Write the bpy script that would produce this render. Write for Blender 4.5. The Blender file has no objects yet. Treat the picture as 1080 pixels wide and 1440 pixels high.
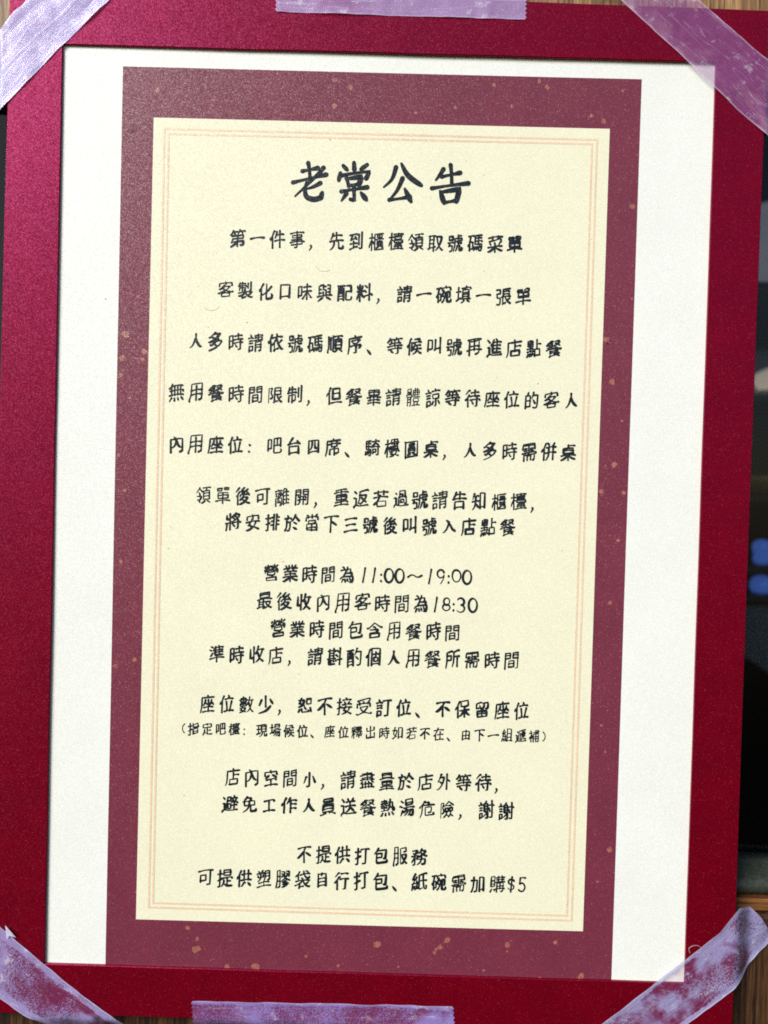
import bpy, bmesh, math, random
from mathutils import Vector, Matrix, noise
R = math.radians
sc = bpy.context.scene
col = sc.collection
random.seed(7)

# ------------------------------------------------------------------ camera
cam = bpy.data.cameras.new('camera')
cam.sensor_fit = 'VERTICAL'; cam.sensor_height = 36.0; cam.lens = 36.0 * 1300 / 1440
cam.clip_start = 0.01; cam.clip_end = 400
cam.dof.use_dof = True; cam.dof.focus_distance = 0.2945; cam.dof.aperture_fstop = 6
co = bpy.data.objects.new('camera', cam); col.objects.link(co)
M = Matrix(((0.9996026, -0.0280427, 0.0028556), (0.0034104, 0.0197564, -0.999799), (0.0279806, 0.9994115, 0.0198442)))
co.matrix_world = Matrix.Translation((0.003193, -0.294073, 0.007801)) @ M.to_4x4()
sc.camera = co

# ------------------------------------------------------------------ daylight
SUN_EL, SUN_ROT = R(31), R(-140)
w = bpy.data.worlds.new('World'); sc.world = w; w.use_nodes = True
nt = w.node_tree; bg = nt.nodes['Background']
sky = nt.nodes.new('ShaderNodeTexSky'); sky.sky_type = 'NISHITA'; sky.sun_disc = False
sky.sun_elevation = SUN_EL; sky.sun_rotation = SUN_ROT
nt.links.new(sky.outputs[0], bg.inputs[0]); bg.inputs[1].default_value = 0.06
sl = bpy.data.lights.new('sun', 'SUN'); sl.energy = 2.7; sl.angle = R(30); sl.color = (1, .98, .96)
so = bpy.data.objects.new('sun', sl); col.objects.link(so)
sd = Vector((math.sin(SUN_ROT) * math.cos(SUN_EL), math.cos(SUN_ROT) * math.cos(SUN_EL), math.sin(SUN_EL)))
so.rotation_euler = sd.to_track_quat('Z', 'Y').to_euler()
sc.view_settings.view_transform = 'Standard'; sc.view_settings.look = 'None'
sc.view_settings.exposure = 0.62; sc.view_settings.gamma = 1.0
sc.view_settings.use_curve_mapping = False
sc.cycles.filter_width = 1.8
sc.cycles.use_denoising = False              # the pebbled grain must survive

# ------------------------------------------------------------------ node helpers
def new_mat(name):
    m = bpy.data.materials.new(name); m.use_nodes = True
    n = m.node_tree; b = n.nodes['Principled BSDF']
    return m, n, b
def N(n, kind, **kw):
    x = n.nodes.new(kind)
    for k, v in kw.items(): setattr(x, k, v)
    return x
def math_node(n, op, a, b=None, clamp=False):
    x = N(n, 'ShaderNodeMath', operation=op, use_clamp=clamp)
    for i, v in enumerate((a, b)):
        if v is None: continue
        if hasattr(v, 'links'): n.links.new(v, x.inputs[i])
        else: x.inputs[i].default_value = v
    return x.outputs[0]
def ramp(n, fac, stops):
    r = N(n, 'ShaderNodeValToRGB'); e = r.color_ramp.elements
    while len(e) < len(stops): e.new(.5)
    for i, (p, c) in enumerate(stops): e[i].position = p; e[i].color = (*c, 1) if len(c) == 3 else c
    n.links.new(fac, r.inputs[0]); return r.outputs[0]
def noise_tex(n, vec, scale, detail=3, rough=.55, dist=0):
    t = N(n, 'ShaderNodeTexNoise'); t.inputs['Scale'].default_value = scale
    t.inputs['Detail'].default_value = detail; t.inputs['Roughness'].default_value = rough
    t.inputs['Distortion'].default_value = dist
    n.links.new(vec, t.inputs['Vector']); return t
def mapped(n, vec, scale=(1, 1, 1), loc=(0, 0, 0), rot=(0, 0, 0)):
    m = N(n, 'ShaderNodeMapping'); m.inputs['Scale'].default_value = scale
    m.inputs['Location'].default_value = loc; m.inputs['Rotation'].default_value = rot
    n.links.new(vec, m.inputs['Vector']); return m.outputs[0]
def mix_col(n, fac, a, b, mode='MIX'):
    x = N(n, 'ShaderNodeMix', data_type='RGBA', blend_type=mode)
    for sock, v in ((x.inputs['Factor'], fac), (x.inputs['A'], a), (x.inputs['B'], b)):
        if hasattr(v, 'links'): n.links.new(v, sock)
        elif isinstance(v, tuple): sock.default_value = (*v, 1) if len(v) == 3 else v
        else: sock.default_value = v
    return x.outputs['Result']

# the pebbled matt film over the card and the print: every sub-millimetre facet tilts a little
def film_group():
    g = bpy.data.node_groups.new('pebbled_film', 'ShaderNodeTree')
    g.interface.new_socket('Amount', in_out='INPUT', socket_type='NodeSocketFloat')
    g.interface.new_socket('Normal', in_out='OUTPUT', socket_type='NodeSocketVector')
    g.interface.new_socket('Grain', in_out='OUTPUT', socket_type='NodeSocketFloat')
    gi = g.nodes.new('NodeGroupInput'); go = g.nodes.new('NodeGroupOutput')
    geo = g.nodes.new('ShaderNodeNewGeometry')
    vs = mapped(g, geo.outputs['Position'], (1, 1, 1), rot=(0, R(28), 0))
    acc = None
    for sc_, (sx, sz), k in ((6200, (1, .8), 1.0), (3600, (1.35, .75), .6)):
        v = N(g, 'ShaderNodeTexVoronoi'); v.inputs['Scale'].default_value = sc_
        g.links.new(mapped(g, vs, (sx, 1, sz)), v.inputs['Vector'])
        s = N(g, 'ShaderNodeVectorMath', operation='SUBTRACT'); s.inputs[1].default_value = (.5, .5, .5)
        g.links.new(v.outputs['Color'], s.inputs[0])
        ln = N(g, 'ShaderNodeVectorMath', operation='LENGTH'); g.links.new(s.outputs[0], ln.inputs[0])
        p = math_node(g, 'POWER', ln.outputs['Value'], 2.0)
        p = math_node(g, 'MULTIPLY', p, 2.6 * k)
        m = N(g, 'ShaderNodeVectorMath', operation='SCALE'); g.links.new(s.outputs[0], m.inputs[0]); g.links.new(p, m.inputs['Scale'])
        if acc is None: acc = m.outputs[0]
        else:
            a = N(g, 'ShaderNodeVectorMath', operation='ADD'); g.links.new(acc, a.inputs[0]); g.links.new(m.outputs[0], a.inputs[1]); acc = a.outputs[0]
    sca = N(g, 'ShaderNodeVectorMath', operation='SCALE'); g.links.new(acc, sca.inputs[0]); g.links.new(gi.outputs[0], sca.inputs['Scale'])
    a = N(g, 'ShaderNodeVectorMath', operation='ADD'); g.links.new(geo.outputs['Normal'], a.inputs[0]); g.links.new(sca.outputs[0], a.inputs[1])
    nn = N(g, 'ShaderNodeVectorMath', operation='NORMALIZE'); g.links.new(a.outputs[0], nn.inputs[0])
    g.links.new(nn.outputs[0], go.inputs['Normal'])
    t = noise_tex(g, geo.outputs['Position'], 2300, 2)
    g.links.new(t.outputs['Fac'], go.inputs['Grain'])
    return g
FILM = film_group()
def film_mat(name, base, rough=.36, amount=.8, spec=.25, var=.10, mott=(60, .06), dirt=0, coat=.45):
    m, n, b = new_mat(name)
    g = N(n, 'ShaderNodeGroup', node_tree=FILM); g.inputs[0].default_value = amount
    geo = N(n, 'ShaderNodeNewGeometry')
    t = noise_tex(n, geo.outputs['Position'], mott[0], 4)
    f = ramp(n, t.outputs['Fac'], [(.3, (1 - mott[1],) * 3), (.7, (1 + mott[1],) * 3)])
    gr = ramp(n, g.outputs['Grain'], [(.3, (1 - var,) * 3), (.7, (1 + var,) * 3)])
    c = mix_col(n, 1.0, base, f, 'MULTIPLY'); c = mix_col(n, 1.0, c, gr, 'MULTIPLY')
    if dirt:
        d = noise_tex(n, geo.outputs['Position'], 420, 5, .7)
        dm = ramp(n, d.outputs['Fac'], [(.70, (0, 0, 0)), (.78, (1, 1, 1))])
        c = mix_col(n, math_node(n, 'MULTIPLY', dm, dirt), c, (.30, .28, .22))
    n.links.new(c, b.inputs['Base Color'])
    g2 = N(n, 'ShaderNodeGroup', node_tree=FILM); g2.inputs[0].default_value = amount * .22
    n.links.new(g2.outputs['Normal'], b.inputs['Normal'])
    n.links.new(g.outputs['Normal'], b.inputs['Coat Normal'])
    b.inputs['Coat Weight'].default_value = coat; b.inputs['Coat Roughness'].default_value = .30; b.inputs['Coat IOR'].default_value = 1.5
    b.inputs['Roughness'].default_value = rough; b.inputs['Specular IOR Level'].default_value = spec
    return m
RED = film_mat('red_card', (.130, .0001, .0052), .37, .75, .85, .14, (90, .10), coat=.10)
RED.node_tree.nodes['Principled BSDF'].inputs['Specular Tint'].default_value = (1, .05, .36, 1)   # magenta sky sheen put into the specular tint
PAPER = film_mat('white_paper', (.82, .845, .785), .36, .62, .25, .03, (45, .02), .25, coat=.3)
BAND = film_mat('maroon_print', (.172, .028, .053), .36, .62, .25, .10, (70, .07))
CREAM = film_mat('cream_print', (.82, .81, .60), .36, .62, .25, .03, (40, .02), .2, coat=.3)
PINK = film_mat('peach_print', (.80, .60, .42), .36, .8, .5, .05)
FLECK = film_mat('orange_fleck_print', (.33, .115, .085), .36, .8, .5, .2, (900, .25))
INK = film_mat('dark_ink', (.007, .013, .020), .38, .6, .2, .2, coat=.3)
DUST = film_mat('grey_dust', (.33, .31, .24), .6, .3, .3, .2)
SPECK = film_mat('black_speck', (.006, .006, .008), .5, .3, .3, .2)

def simple(name, base, rough=.5, spec=.5, scale=40, var=.15, coat=0):
    m, n, b = new_mat(name)
    tc = N(n, 'ShaderNodeTexCoord')
    t = noise_tex(n, tc.outputs['Object'], scale, 4)
    f = ramp(n, t.outputs['Fac'], [(.25, (1 - var,) * 3), (.75, (1 + var,) * 3)])
    n.links.new(mix_col(n, 1.0, base, f, 'MULTIPLY'), b.inputs['Base Color'])
    b.inputs['Roughness'].default_value = rough; b.inputs['Specular IOR Level'].default_value = spec
    b.inputs['Coat Weight'].default_value = coat
    return m
def wood(name, dark, light, horizontal=False, rough=.5):
    m, n, b = new_mat(name)
    geo = N(n, 'ShaderNodeNewGeometry')
    s = (1, 1, .035) if not horizontal else (.035, 1, 1)
    v = mapped(n, geo.outputs['Position'], s)
    a = noise_tex(n, v, 900, 6, .62, .4); c = noise_tex(n, v, 190, 4, .6, .8)
    k = math_node(n, 'ADD', math_node(n, 'MULTIPLY', a.outputs['Fac'], .62), math_node(n, 'MULTIPLY', c.outputs['Fac'], .38))
    cl = ramp(n, k, [(.36, tuple(x * .35 for x in dark)), (.46, dark), (.60, light)])
    pores = ramp(n, noise_tex(n, mapped(n, geo.outputs['Position'], (1, 1, .06) if not horizontal else (.06, 1, 1)), 2300, 3, .6).outputs['Fac'], [(.36, (.45,) * 3), (.50, (1,) * 3)])
    n.links.new(mix_col(n, 1.0, cl, pores, 'MULTIPLY'), b.inputs['Base Color'])
    b.inputs['Roughness'].default_value = rough
    bp = N(n, 'ShaderNodeBump'); bp.inputs['Strength'].default_value = .5; bp.inputs['Distance'].default_value = .0006
    n.links.new(k, bp.inputs['Height']); n.links.new(bp.outputs[0], b.inputs['Normal'])
    return m
WOOD_TOP = wood('tan_wood', (.20, .105, .04), (.42, .24, .10))
WOOD_LOW = wood('brown_wood', (.018, .006, .002), (.105, .046, .015))
WOOD_H = wood('orange_wood', (.10, .035, .008), (.30, .12, .03), True)
BEAD = simple('dark_bead_paint', (.045, .052, .04), .42, .5, 900, .5)

# clear sticky tape: milky where air is trapped under it, clearer where it has bonded
def tape_mat(name, air=(.46, .45, .66), bond_lo=.45, bond_hi=.6, a_air=.74, a_bond=.30, speck=.25, seed=0.0, low=60, rim=.10, bond_col=(.40, .16, .46), rough=.17, streak=.55, glare=.45):
    m, n, b = new_mat(name)
    geo = N(n, 'ShaderNodeNewGeometry'); uv = N(n, 'ShaderNodeUVMap'); uv.uv_map = 'UVMap'
    P = mapped(n, geo.outputs['Position'], loc=(seed, seed * .7, seed * .3))
    big = noise_tex(n, P, low, 4, .6, .6); fine = noise_tex(n, P, 2300, 3, .8, .5); mid = noise_tex(n, P, 420, 3, .6)
    zone = ramp(n, noise_tex(n, mapped(n, P, loc=(3, 1, 5)), low * 1.3, 2, .5).outputs['Fac'], [(.40, (.06,) * 3), (.56, (1,) * 3)])
    k = math_node(n, 'ADD', big.outputs['Fac'], math_node(n, 'MULTIPLY', math_node(n, 'SUBTRACT', fine.outputs['Fac'], .5), math_node(n, 'MULTIPLY', zone, speck * 2)))
    sep = N(n, 'ShaderNodeSeparateXYZ'); n.links.new(uv.outputs[0], sep.inputs[0])
    ed = math_node(n, 'ABSOLUTE', math_node(n, 'SUBTRACT', sep.outputs['Y'], .5))       # 0.5 at the long edges
    edn = math_node(n, 'ADD', ed, math_node(n, 'MULTIPLY', math_node(n, 'SUBTRACT', mid.outputs['Fac'], .5), .10))
    e2 = ramp(n, edn, [(.5 - rim - .03, (0, 0, 0)), (.5 - rim + .03, (1, 1, 1))])
    k = math_node(n, 'SUBTRACT', k, math_node(n, 'MULTIPLY', e2, .22))
    bond = ramp(n, k, [(bond_lo, (0, 0, 0)), (bond_hi, (1, 1, 1))])                     # 1 = stuck down flat
    c = mix_col(n, bond, air, bond_col)
    gr = ramp(n, fine.outputs['Fac'], [(.3, (.82,) * 3), (.7, (1.15,) * 3)])
    c = mix_col(n, 1.0, c, gr, 'MULTIPLY')
    alpha = math_node(n, 'ADD', math_node(n, 'MULTIPLY', bond, a_bond - a_air), a_air)
    alpha = math_node(n, 'ADD', alpha, math_node(n, 'MULTIPLY', math_node(n, 'SUBTRACT', fine.outputs['Fac'], .5), .25))
    e3 = ramp(n, ed, [(.474, (0, 0, 0)), (.492, (1, 1, 1))])
    alpha = math_node(n, 'ADD', alpha, math_node(n, 'MULTIPLY', e3, .14), clamp=True)
    c = mix_col(n, math_node(n, 'MULTIPLY', e3, .5), c, (.62, .63, .76))  # edge highlight painted in as a paler rim
    # folds and pulled streaks along the strip, their white glare put into the colour
    st = noise_tex(n, mapped(n, uv.outputs[0], (1.8, 5, 1), (seed, seed * 2, 0)), 1.0, 3, .5, .9)
    sk = math_node(n, 'ABSOLUTE', math_node(n, 'SUBTRACT', st.outputs['Fac'], .5))
    sk = ramp(n, sk, [(0, (1, 1, 1)), (.012, (0, 0, 0))])
    sk = math_node(n, 'MULTIPLY', sk, math_node(n, 'MULTIPLY', mid.outputs['Fac'], streak))
    c = mix_col(n, sk, c, (.80, .80, .88)); alpha = math_node(n, 'ADD', alpha, math_node(n, 'MULTIPLY', sk, .5), clamp=True)
    sp = ramp(n, noise_tex(n, P, 330, 4, .65).outputs['Fac'], [(.60, (0, 0, 0)), (.68, (1, 1, 1))])   # white glare painted as specks
    sp = math_node(n, 'MULTIPLY', sp, glare)
    c = mix_col(n, sp, c, (.86, .86, .92)); alpha = math_node(n, 'ADD', alpha, math_node(n, 'MULTIPLY', sp, .22), clamp=True)
    n.links.new(c, b.inputs['Base Color']); n.links.new(alpha, b.inputs['Alpha'])
    b.inputs['Roughness'].default_value = rough; b.inputs['Specular IOR Level'].default_value = .5
    bp = N(n, 'ShaderNodeBump'); bp.inputs['Strength'].default_value = .35; bp.inputs['Distance'].default_value = .0002
    n.links.new(math_node(n, 'ADD', math_node(n, 'MULTIPLY', st.outputs['Fac'], 3.5), fine.outputs['Fac']), bp.inputs['Height'])
    n.links.new(bp.outputs[0], b.inputs['Normal'])
    return m

# ------------------------------------------------------------------ object helpers
def link(name, bm, mats, parent=None, smooth=False):
    me = bpy.data.meshes.new(name); bm.to_mesh(me); bm.free()
    for m in (mats if isinstance(mats, (list, tuple)) else [mats]): me.materials.append(m)
    if smooth:
        for p in me.polygons: p.use_smooth = True
    o = bpy.data.objects.new(name, me); col.objects.link(o)
    if parent: o.parent = parent
    return o
def empty(name, loc=(0, 0, 0)):
    o = bpy.data.objects.new(name, None); o.empty_display_size = .01; o.location = loc; col.objects.link(o); return o
def tag(o, label, cat, group=None):
    o['label'] = label; o['category'] = cat
    if group: o['group'] = group
    return o
def box(bm, x0, x1, y0, y1, z0, z1, mi=0):
    v = [bm.verts.new((x, y, z)) for x in (x0, x1) for y in (y0, y1) for z in (z0, z1)]
    for f in ((0, 1, 3, 2), (4, 6, 7, 5), (0, 4, 5, 1), (2, 3, 7, 6), (0, 2, 6, 4), (1, 5, 7, 3)):
        bm.faces.new([v[i] for i in f]).material_index = mi
def bevel(bm, r, seg=2):
    bmesh.ops.bevel(bm, geom=list(bm.edges), offset=r, segments=seg, affect='EDGES', profile=.5)
def lathe(bm, prof, c=(0, 0, 0), seg=40):
    rings = []
    for r, z in prof:
        rings.append([bm.verts.new((c[0] + r * math.cos(2 * math.pi * i / seg), c[1] + r * math.sin(2 * math.pi * i / seg), c[2] + z)) for i in range(seg)])
    for a, b in zip(rings, rings[1:]):
        for i in range(seg): bm.faces.new((a[i], a[(i + 1) % seg], b[(i + 1) % seg], b[i]))
    bm.faces.new(rings[0][::-1]); bm.faces.new(rings[-1])

# ------------------------------------------------------------------ the window behind the notice
WY = .0042                                   # front of the timber, just behind the notice
RT, RB = .1400, -.1122                       # lower edge of the top rail, upper edge of the sill bead
win = tag(empty('wooden_window', (0, WY, RB)), 'old brown wooden window with a dark glass pane behind the red notice', 'window')
def wpart(name, bm, mat, smooth=False, parent=None):
    o = link(name, bm, mat, None, smooth)
    o.parent = parent or win; o.matrix_parent_inverse = Matrix.Translation(-win.location); return o
bm = bmesh.new(); box(bm, -.56, .56, WY, WY + .035, RT, .34); bevel(bm, .0015); wpart('top_rail', bm, WOOD_TOP)
bm = bmesh.new(); box(bm, -.56, .56, WY, WY + .035, -.40, -.1258); bevel(bm, .0012); wpart('bottom_rail', bm, WOOD_LOW)
bm = bmesh.new(); box(bm, -.56, .56, WY + .0022, WY + .03, -.1255, -.1212); bevel(bm, .0006); wpart('sill_strip', bm, WOOD_H)
bm = bmesh.new()
prof = [(.0185, -.1209), (.0050, -.1209), (.0034, -.1200), (.0026, -.1183), (.0030, -.1166), (.0052, -.1150), (.0100, -.1142), (.0120, -.1126), (.0185, -.1122)]
ra = [bm.verts.new((-.56, WY + y, z)) for y, z in prof]; rb = [bm.verts.new((.56, WY + y, z)) for y, z in prof]
for i in range(len(prof)): j = (i + 1) % len(prof); bm.faces.new((ra[i], rb[i], rb[j], ra[j]))
bm.faces.new(ra); bm.faces.new(rb[::-1])
bmesh.ops.recalc_face_normals(bm, faces=bm.faces)
wpart('glazing_bead', bm, BEAD, True)
for s in (-1, 1):
    bm = bmesh.new(); box(bm, min(s * .47, s * .56), max(s * .47, s * .56), WY + .001, WY + .034, RB + .0003, RT - .0003); bevel(bm, .001); wpart('stile', bm, WOOD_LOW)
gm, gn, gb = new_mat('window_glass')
gl = N(gn, 'ShaderNodeBsdfGlossy'); gl.inputs['Roughness'].default_value = 0
tr = N(gn, 'ShaderNodeBsdfTransparent'); tr.inputs['Color'].default_value = (.86, .92, .94, 1)
fr = N(gn, 'ShaderNodeFresnel'); mx = N(gn, 'ShaderNodeMixShader')
gn.links.new(fr.outputs[0], mx.inputs[0]); gn.links.new(tr.outputs[0], mx.inputs[1]); gn.links.new(gl.outputs[0], mx.inputs[2])
gn.links.new(mx.outputs[0], gn.nodes['Material Output'].inputs['Surface'])
bm = bmesh.new()
bm.faces.new([bm.verts.new((x, WY + .019, z)) for x, z in ((-.48, RB - .003), (.48, RB - .003), (.48, RT + .004), (-.48, RT + .004))])
wpart('glass_pane', bm, gm)

# the dark room behind the glass, and what stands on its counter
ROOM = simple('dark_room_wall', (.006, .006, .007), .9, .1, 4)
bm = bmesh.new(); box(bm, -1.3, 1.3, .045, 1.6, -.9, .9)
bm.faces.ensure_lookup_table()
front = min(bm.faces, key=lambda f: f.calc_center_median().y); side = min(bm.faces, key=lambda f: f.calc_center_median().x)
bmesh.ops.delete(bm, geom=[front, side], context='FACES')     # unseen left side left open to let added light onto the shelves
for (a, b, c, d) in ((-1.3, 1.3, .36, .9), (-1.3, 1.3, -.9, -.42), (-1.3, -.55, -.42, .36), (.55, 1.3, -.42, .36)):
    bm.faces.new([bm.verts.new(p) for p in ((a, .045, c), (b, .045, c), (b, .045, d), (a, .045, d))])
o = link('room', bm, ROOM); o['kind'] = 'structure'
def ceramic(name, base, rough=.3): return simple(name, base, rough, .5, 60, .12)
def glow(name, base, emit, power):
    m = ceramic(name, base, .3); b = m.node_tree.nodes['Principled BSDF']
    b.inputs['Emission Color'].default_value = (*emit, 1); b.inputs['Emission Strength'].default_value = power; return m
SX, SY, K = .196, .165, .72
def zz(py, d=SY): return (720 - py) / 1300 * (.294 + d) + .0078 - .0198 * d
rack = tag(empty('shelf_rack', (SX, SY, -.43)), 'dark rack of narrow shelves standing behind the window glass', 'shelf')
bm0 = simple('black_metal', (.010, .010, .011), .45, .3, 30)
def rpart(name, bm):
    o = link(name, bm, bm0, None); o.parent = rack; o.matrix_parent_inverse = Matrix.Translation(-rack.location); return o
for py in (433, 574, 700, 789, 826):
    bm = bmesh.new(); box(bm, SX - .10, SX + .16, SY - .05, SY + .07, zz(py) - .0032, zz(py)); bevel(bm, .001); rpart('shelf', bm)
for px in (-.096, .156):
    for py in (-.046, .066):
        bm = bmesh.new(); box(bm, SX + px - .004, SX + px + .004, SY + py - .004, SY + py + .004, -.43, .30); rpart('post', bm)
bm = bmesh.new(); box(bm, -1.0, 1.0, .12, .75, -.47, -.43); bevel(bm, .004)
tag(link('counter', bm, simple('dark_counter', (.010, .011, .012), .6, .3, 12)), 'dark counter below the shelves behind the glass', 'counter')
def pot(name, prof, mat, loc, label, cat):
    bm = bmesh.new(); lathe(bm, [(a * K, b * K) for a, b in prof]); bmesh.ops.recalc_face_normals(bm, faces=bm.faces)
    o = link(name, bm, mat, None, True); o.location = loc; return tag(o, label, cat)
z = zz(433) + .0003
pot('added_glow_jar', [(.022, 0), (.034, .006), (.042, .025), (.043, .042), (.034, .056), (.022, .061), (.023, .066), (.010, .070), (.004, .072)], glow('pale_glow', (.40, .40, .46), (.80, .82, 1), .06), (SX, SY, z), 'pale jar with an added faint glow on the top shelf behind the glass', 'added glow')  # faint glow added to stand for a pale patch in the glass
z = zz(574) + .0003
pot('white_saucer', [(.018, 0), (.030, .003), (.036, .0065), (.033, .0068), (.012, .004)], ceramic('white_glaze', (.80, .77, .70)), (SX, SY - .01, z), 'thin white saucer under the small added glow behind the glass', 'saucer')
pot('added_warm_glow', [(.012, 0), (.019, .002), (.023, .008), (.022, .013), (.015, .0165), (.006, .0175)], glow('warm_glow', (.85, .70, .52), (1, .82, .66), .16), (SX, SY - .01, z + .0052), 'small warm white dome with added glow on a saucer behind the glass', 'lamp')  # glow added for a warm highlight, not a known lamp
bm = bmesh.new(); box(bm, -.05, .07, -.012, .012, 0, .034); bevel(bm, .003)
o = link('slate_box', bm, simple('slate_blue_card', (.13, .15, .24), .6)); o.location = (SX, SY + .045, zz(574) + .0003); tag(o, 'slate blue box behind the small added glow on the shelf', 'box')
z = zz(700) + .0003
pot('brown_bowl', [(.014, 0), (.024, .003), (.034, .010), (.036, .0125), (.033, .0125), (.014, .004)], ceramic('brown_glaze', (.36, .24, .14)), (SX, SY - .01, z), 'shallow brown bowl on the middle shelf behind the glass', 'bowl')
blue = glow('blue_glow', (.07, .17, .62), (.10, .26, 1), .13)  # glow added to imitate blue light spots in the glass
z = zz(789) + .0003
pot('added_blue_glow', [(.002, 0), (.0045, .0008), (.0056, .0035), (.0050, .0066), (.0058, .0092), (.0062, .0118), (.0048, .0146), (.0016, .0158)], blue, (.1738, SY - .040, z), 'small round blue form with added glow on the upper of two close shelves behind the glass', 'lamp')['group'] = 'added blue glows behind the glass'
z = zz(826) + .0003
pot('added_blue_glow', [(.002, 0), (.0058, .0008), (.0074, .0038), (.0072, .0072), (.0056, .0100), (.0020, .0114)], blue, (.1742, SY - .040, z), 'squat blue form with added glow on the lowest shelf just above the grey cloth', 'lamp')['group'] = 'added blue glows behind the glass'
bm = bmesh.new(); g = []
for i in range(31):
    u = i / 30; x = SX - .06 + .17 * u; zb = zz(936) - .10 * (u - .27); zt = zz(836)
    g.append([bm.verts.new((x, SY - .052 - .002 + .004 * math.sin(u * 30) * (.3 + j / 10), zt + (zb - zt) * j / 10)) for j in range(11)])
for a, b in zip(g, g[1:]):
    for j in range(10): bm.faces.new((a[j], a[j + 1], b[j + 1], b[j]))
bmesh.ops.solidify(bm, geom=list(bm.faces), thickness=.0012)
tag(link('grey_cloth', bm, simple('slate_cloth', (.20, .24, .29), .9, .1, 300), None, True), 'slate grey cloth with slanted hem hanging from the lowest shelf', 'cloth')


# ------------------------------------------------------------------ the red card frame
MY = -.0008                                   # front of the card; the print lies at y = 0
BO = ((-0.119753, 0.163993), (0.118736, 0.162617), (0.11857, -0.162821), (-0.121467, -0.162398))
WI = ((-0.10282, 0.146178), (0.102608, 0.146063), (0.102852, -0.146242), (-0.102522, -0.146025))
def side_pts(a, b, n, bow=0.0):
    a, b = Vector(a), Vector(b); d = b - a; p = Vector((d.y, -d.x)).normalized()
    return [a + d * (i / n) + p * (bow * 4 * (i / n) * (1 - i / n) + .00012 * noise.noise(Vector((i * .21, a.x * 50, a.y * 50)))*(0<i<n)) for i in range(n)]
def loop(q, n, bows):
    r = []
    for i in range(4): r += side_pts(q[i], q[(i + 1) % 4], n, bows[i])
    return r
n = 40
outer = loop(BO, n, (-.0004, .0004, .0002, 0)); inner = loop(WI, n, (0, 0, 0, 0))
frame = tag(empty('card_frame', (0, .003, -.163)), 'glossy red card frame with a pebbled surface round the printed notice', 'card frame')
bm = bmesh.new()
def ring_verts(pts, y): return [bm.verts.new((p.x, y, p.y)) for p in pts]
c0 = Vector((0, 0))
inn = [p * .9975 for p in inner]
seq = [ring_verts([p * 1.03 for p in inner], .0002), ring_verts(inner, .0002), ring_verts(inner, MY + .0002), ring_verts([p * 1.0018 for p in inner], MY), ring_verts([p * .9985 for p in outer], MY), ring_verts(outer, MY + .00025), ring_verts(outer, .0009)]
T = 4 * n
for a, b in zip(seq, seq[1:]):
    for i in range(T):
        bm.faces.new((a[i], a[(i + 1) % T], b[(i + 1) % T], b[i]))
bmesh.ops.recalc_face_normals(bm, faces=bm.faces)
if sum(f.normal.y * f.calc_area() for f in bm.faces) > 0: bmesh.ops.reverse_faces(bm, faces=bm.faces)
o = link('border', bm, RED, None); o.parent = frame; o.matrix_parent_inverse = Matrix.Translation(-frame.location)
bm = bmesh.new()
f1 = [bm.verts.new((p.x * .999, .0010, p.y * .9993)) for p in outer]; f2 = [bm.verts.new((p.x * .999, .0034, p.y * .9993)) for p in outer]
bm.faces.new(f1); bm.faces.new(f2[::-1])
for i in range(T): bm.faces.new((f1[i], f2[i], f2[(i + 1) % T], f1[(i + 1) % T]))
bmesh.ops.recalc_face_normals(bm, faces=bm.faces)
o = link('backing_board', bm, simple('dark_board', (.05, .02, .02), .8)); o.parent = frame; o.matrix_parent_inverse = Matrix.Translation(-frame.location)

# ------------------------------------------------------------------ the printed sheet
def bulge(x, z):                               # the sheet is not dead flat in its sleeve
    return .00022 * math.sin(x * 17 + 1.2) * math.cos(z * 11 - .6) + .00008 * math.sin(z * 47 + x * 23) + .0003
def sheet_grid(bm, quad, nx, nz, lift):
    (a, b, c, d) = [Vector(q) for q in quad]; g = []
    for j in range(nz + 1):
        row = []
        for i in range(nx + 1):
            p = (a.lerp(b, i / nx)).lerp(d.lerp(c, i / nx), j / nz)
            row.append(bm.verts.new((p.x, bulge(p.x, p.y) - lift, p.y)))
        g.append(row)
    for j in range(nz):
        for i in range(nx): bm.faces.new((g[j][i], g[j + 1][i], g[j + 1][i + 1], g[j][i + 1]))
def blob(bm, x, z, r, lift, mi, seed, k=7, ax=1.0):
    rnd = random.Random(seed); a0 = rnd.random() * 6.3; vs = []
    for i in range(k):
        a = a0 + 2 * math.pi * i / k; q = r * rnd.uniform(.6, 1.15)
        X, Z = x + q * math.cos(a) * ax, z + q * math.sin(a); vs.append(bm.verts.new((X, bulge(X, Z) - lift, Z)))
    f = bm.faces.new(vs); f.material_index = mi
    f.normal_update()
    if f.normal.y > 0: f.normal_flip()
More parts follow.
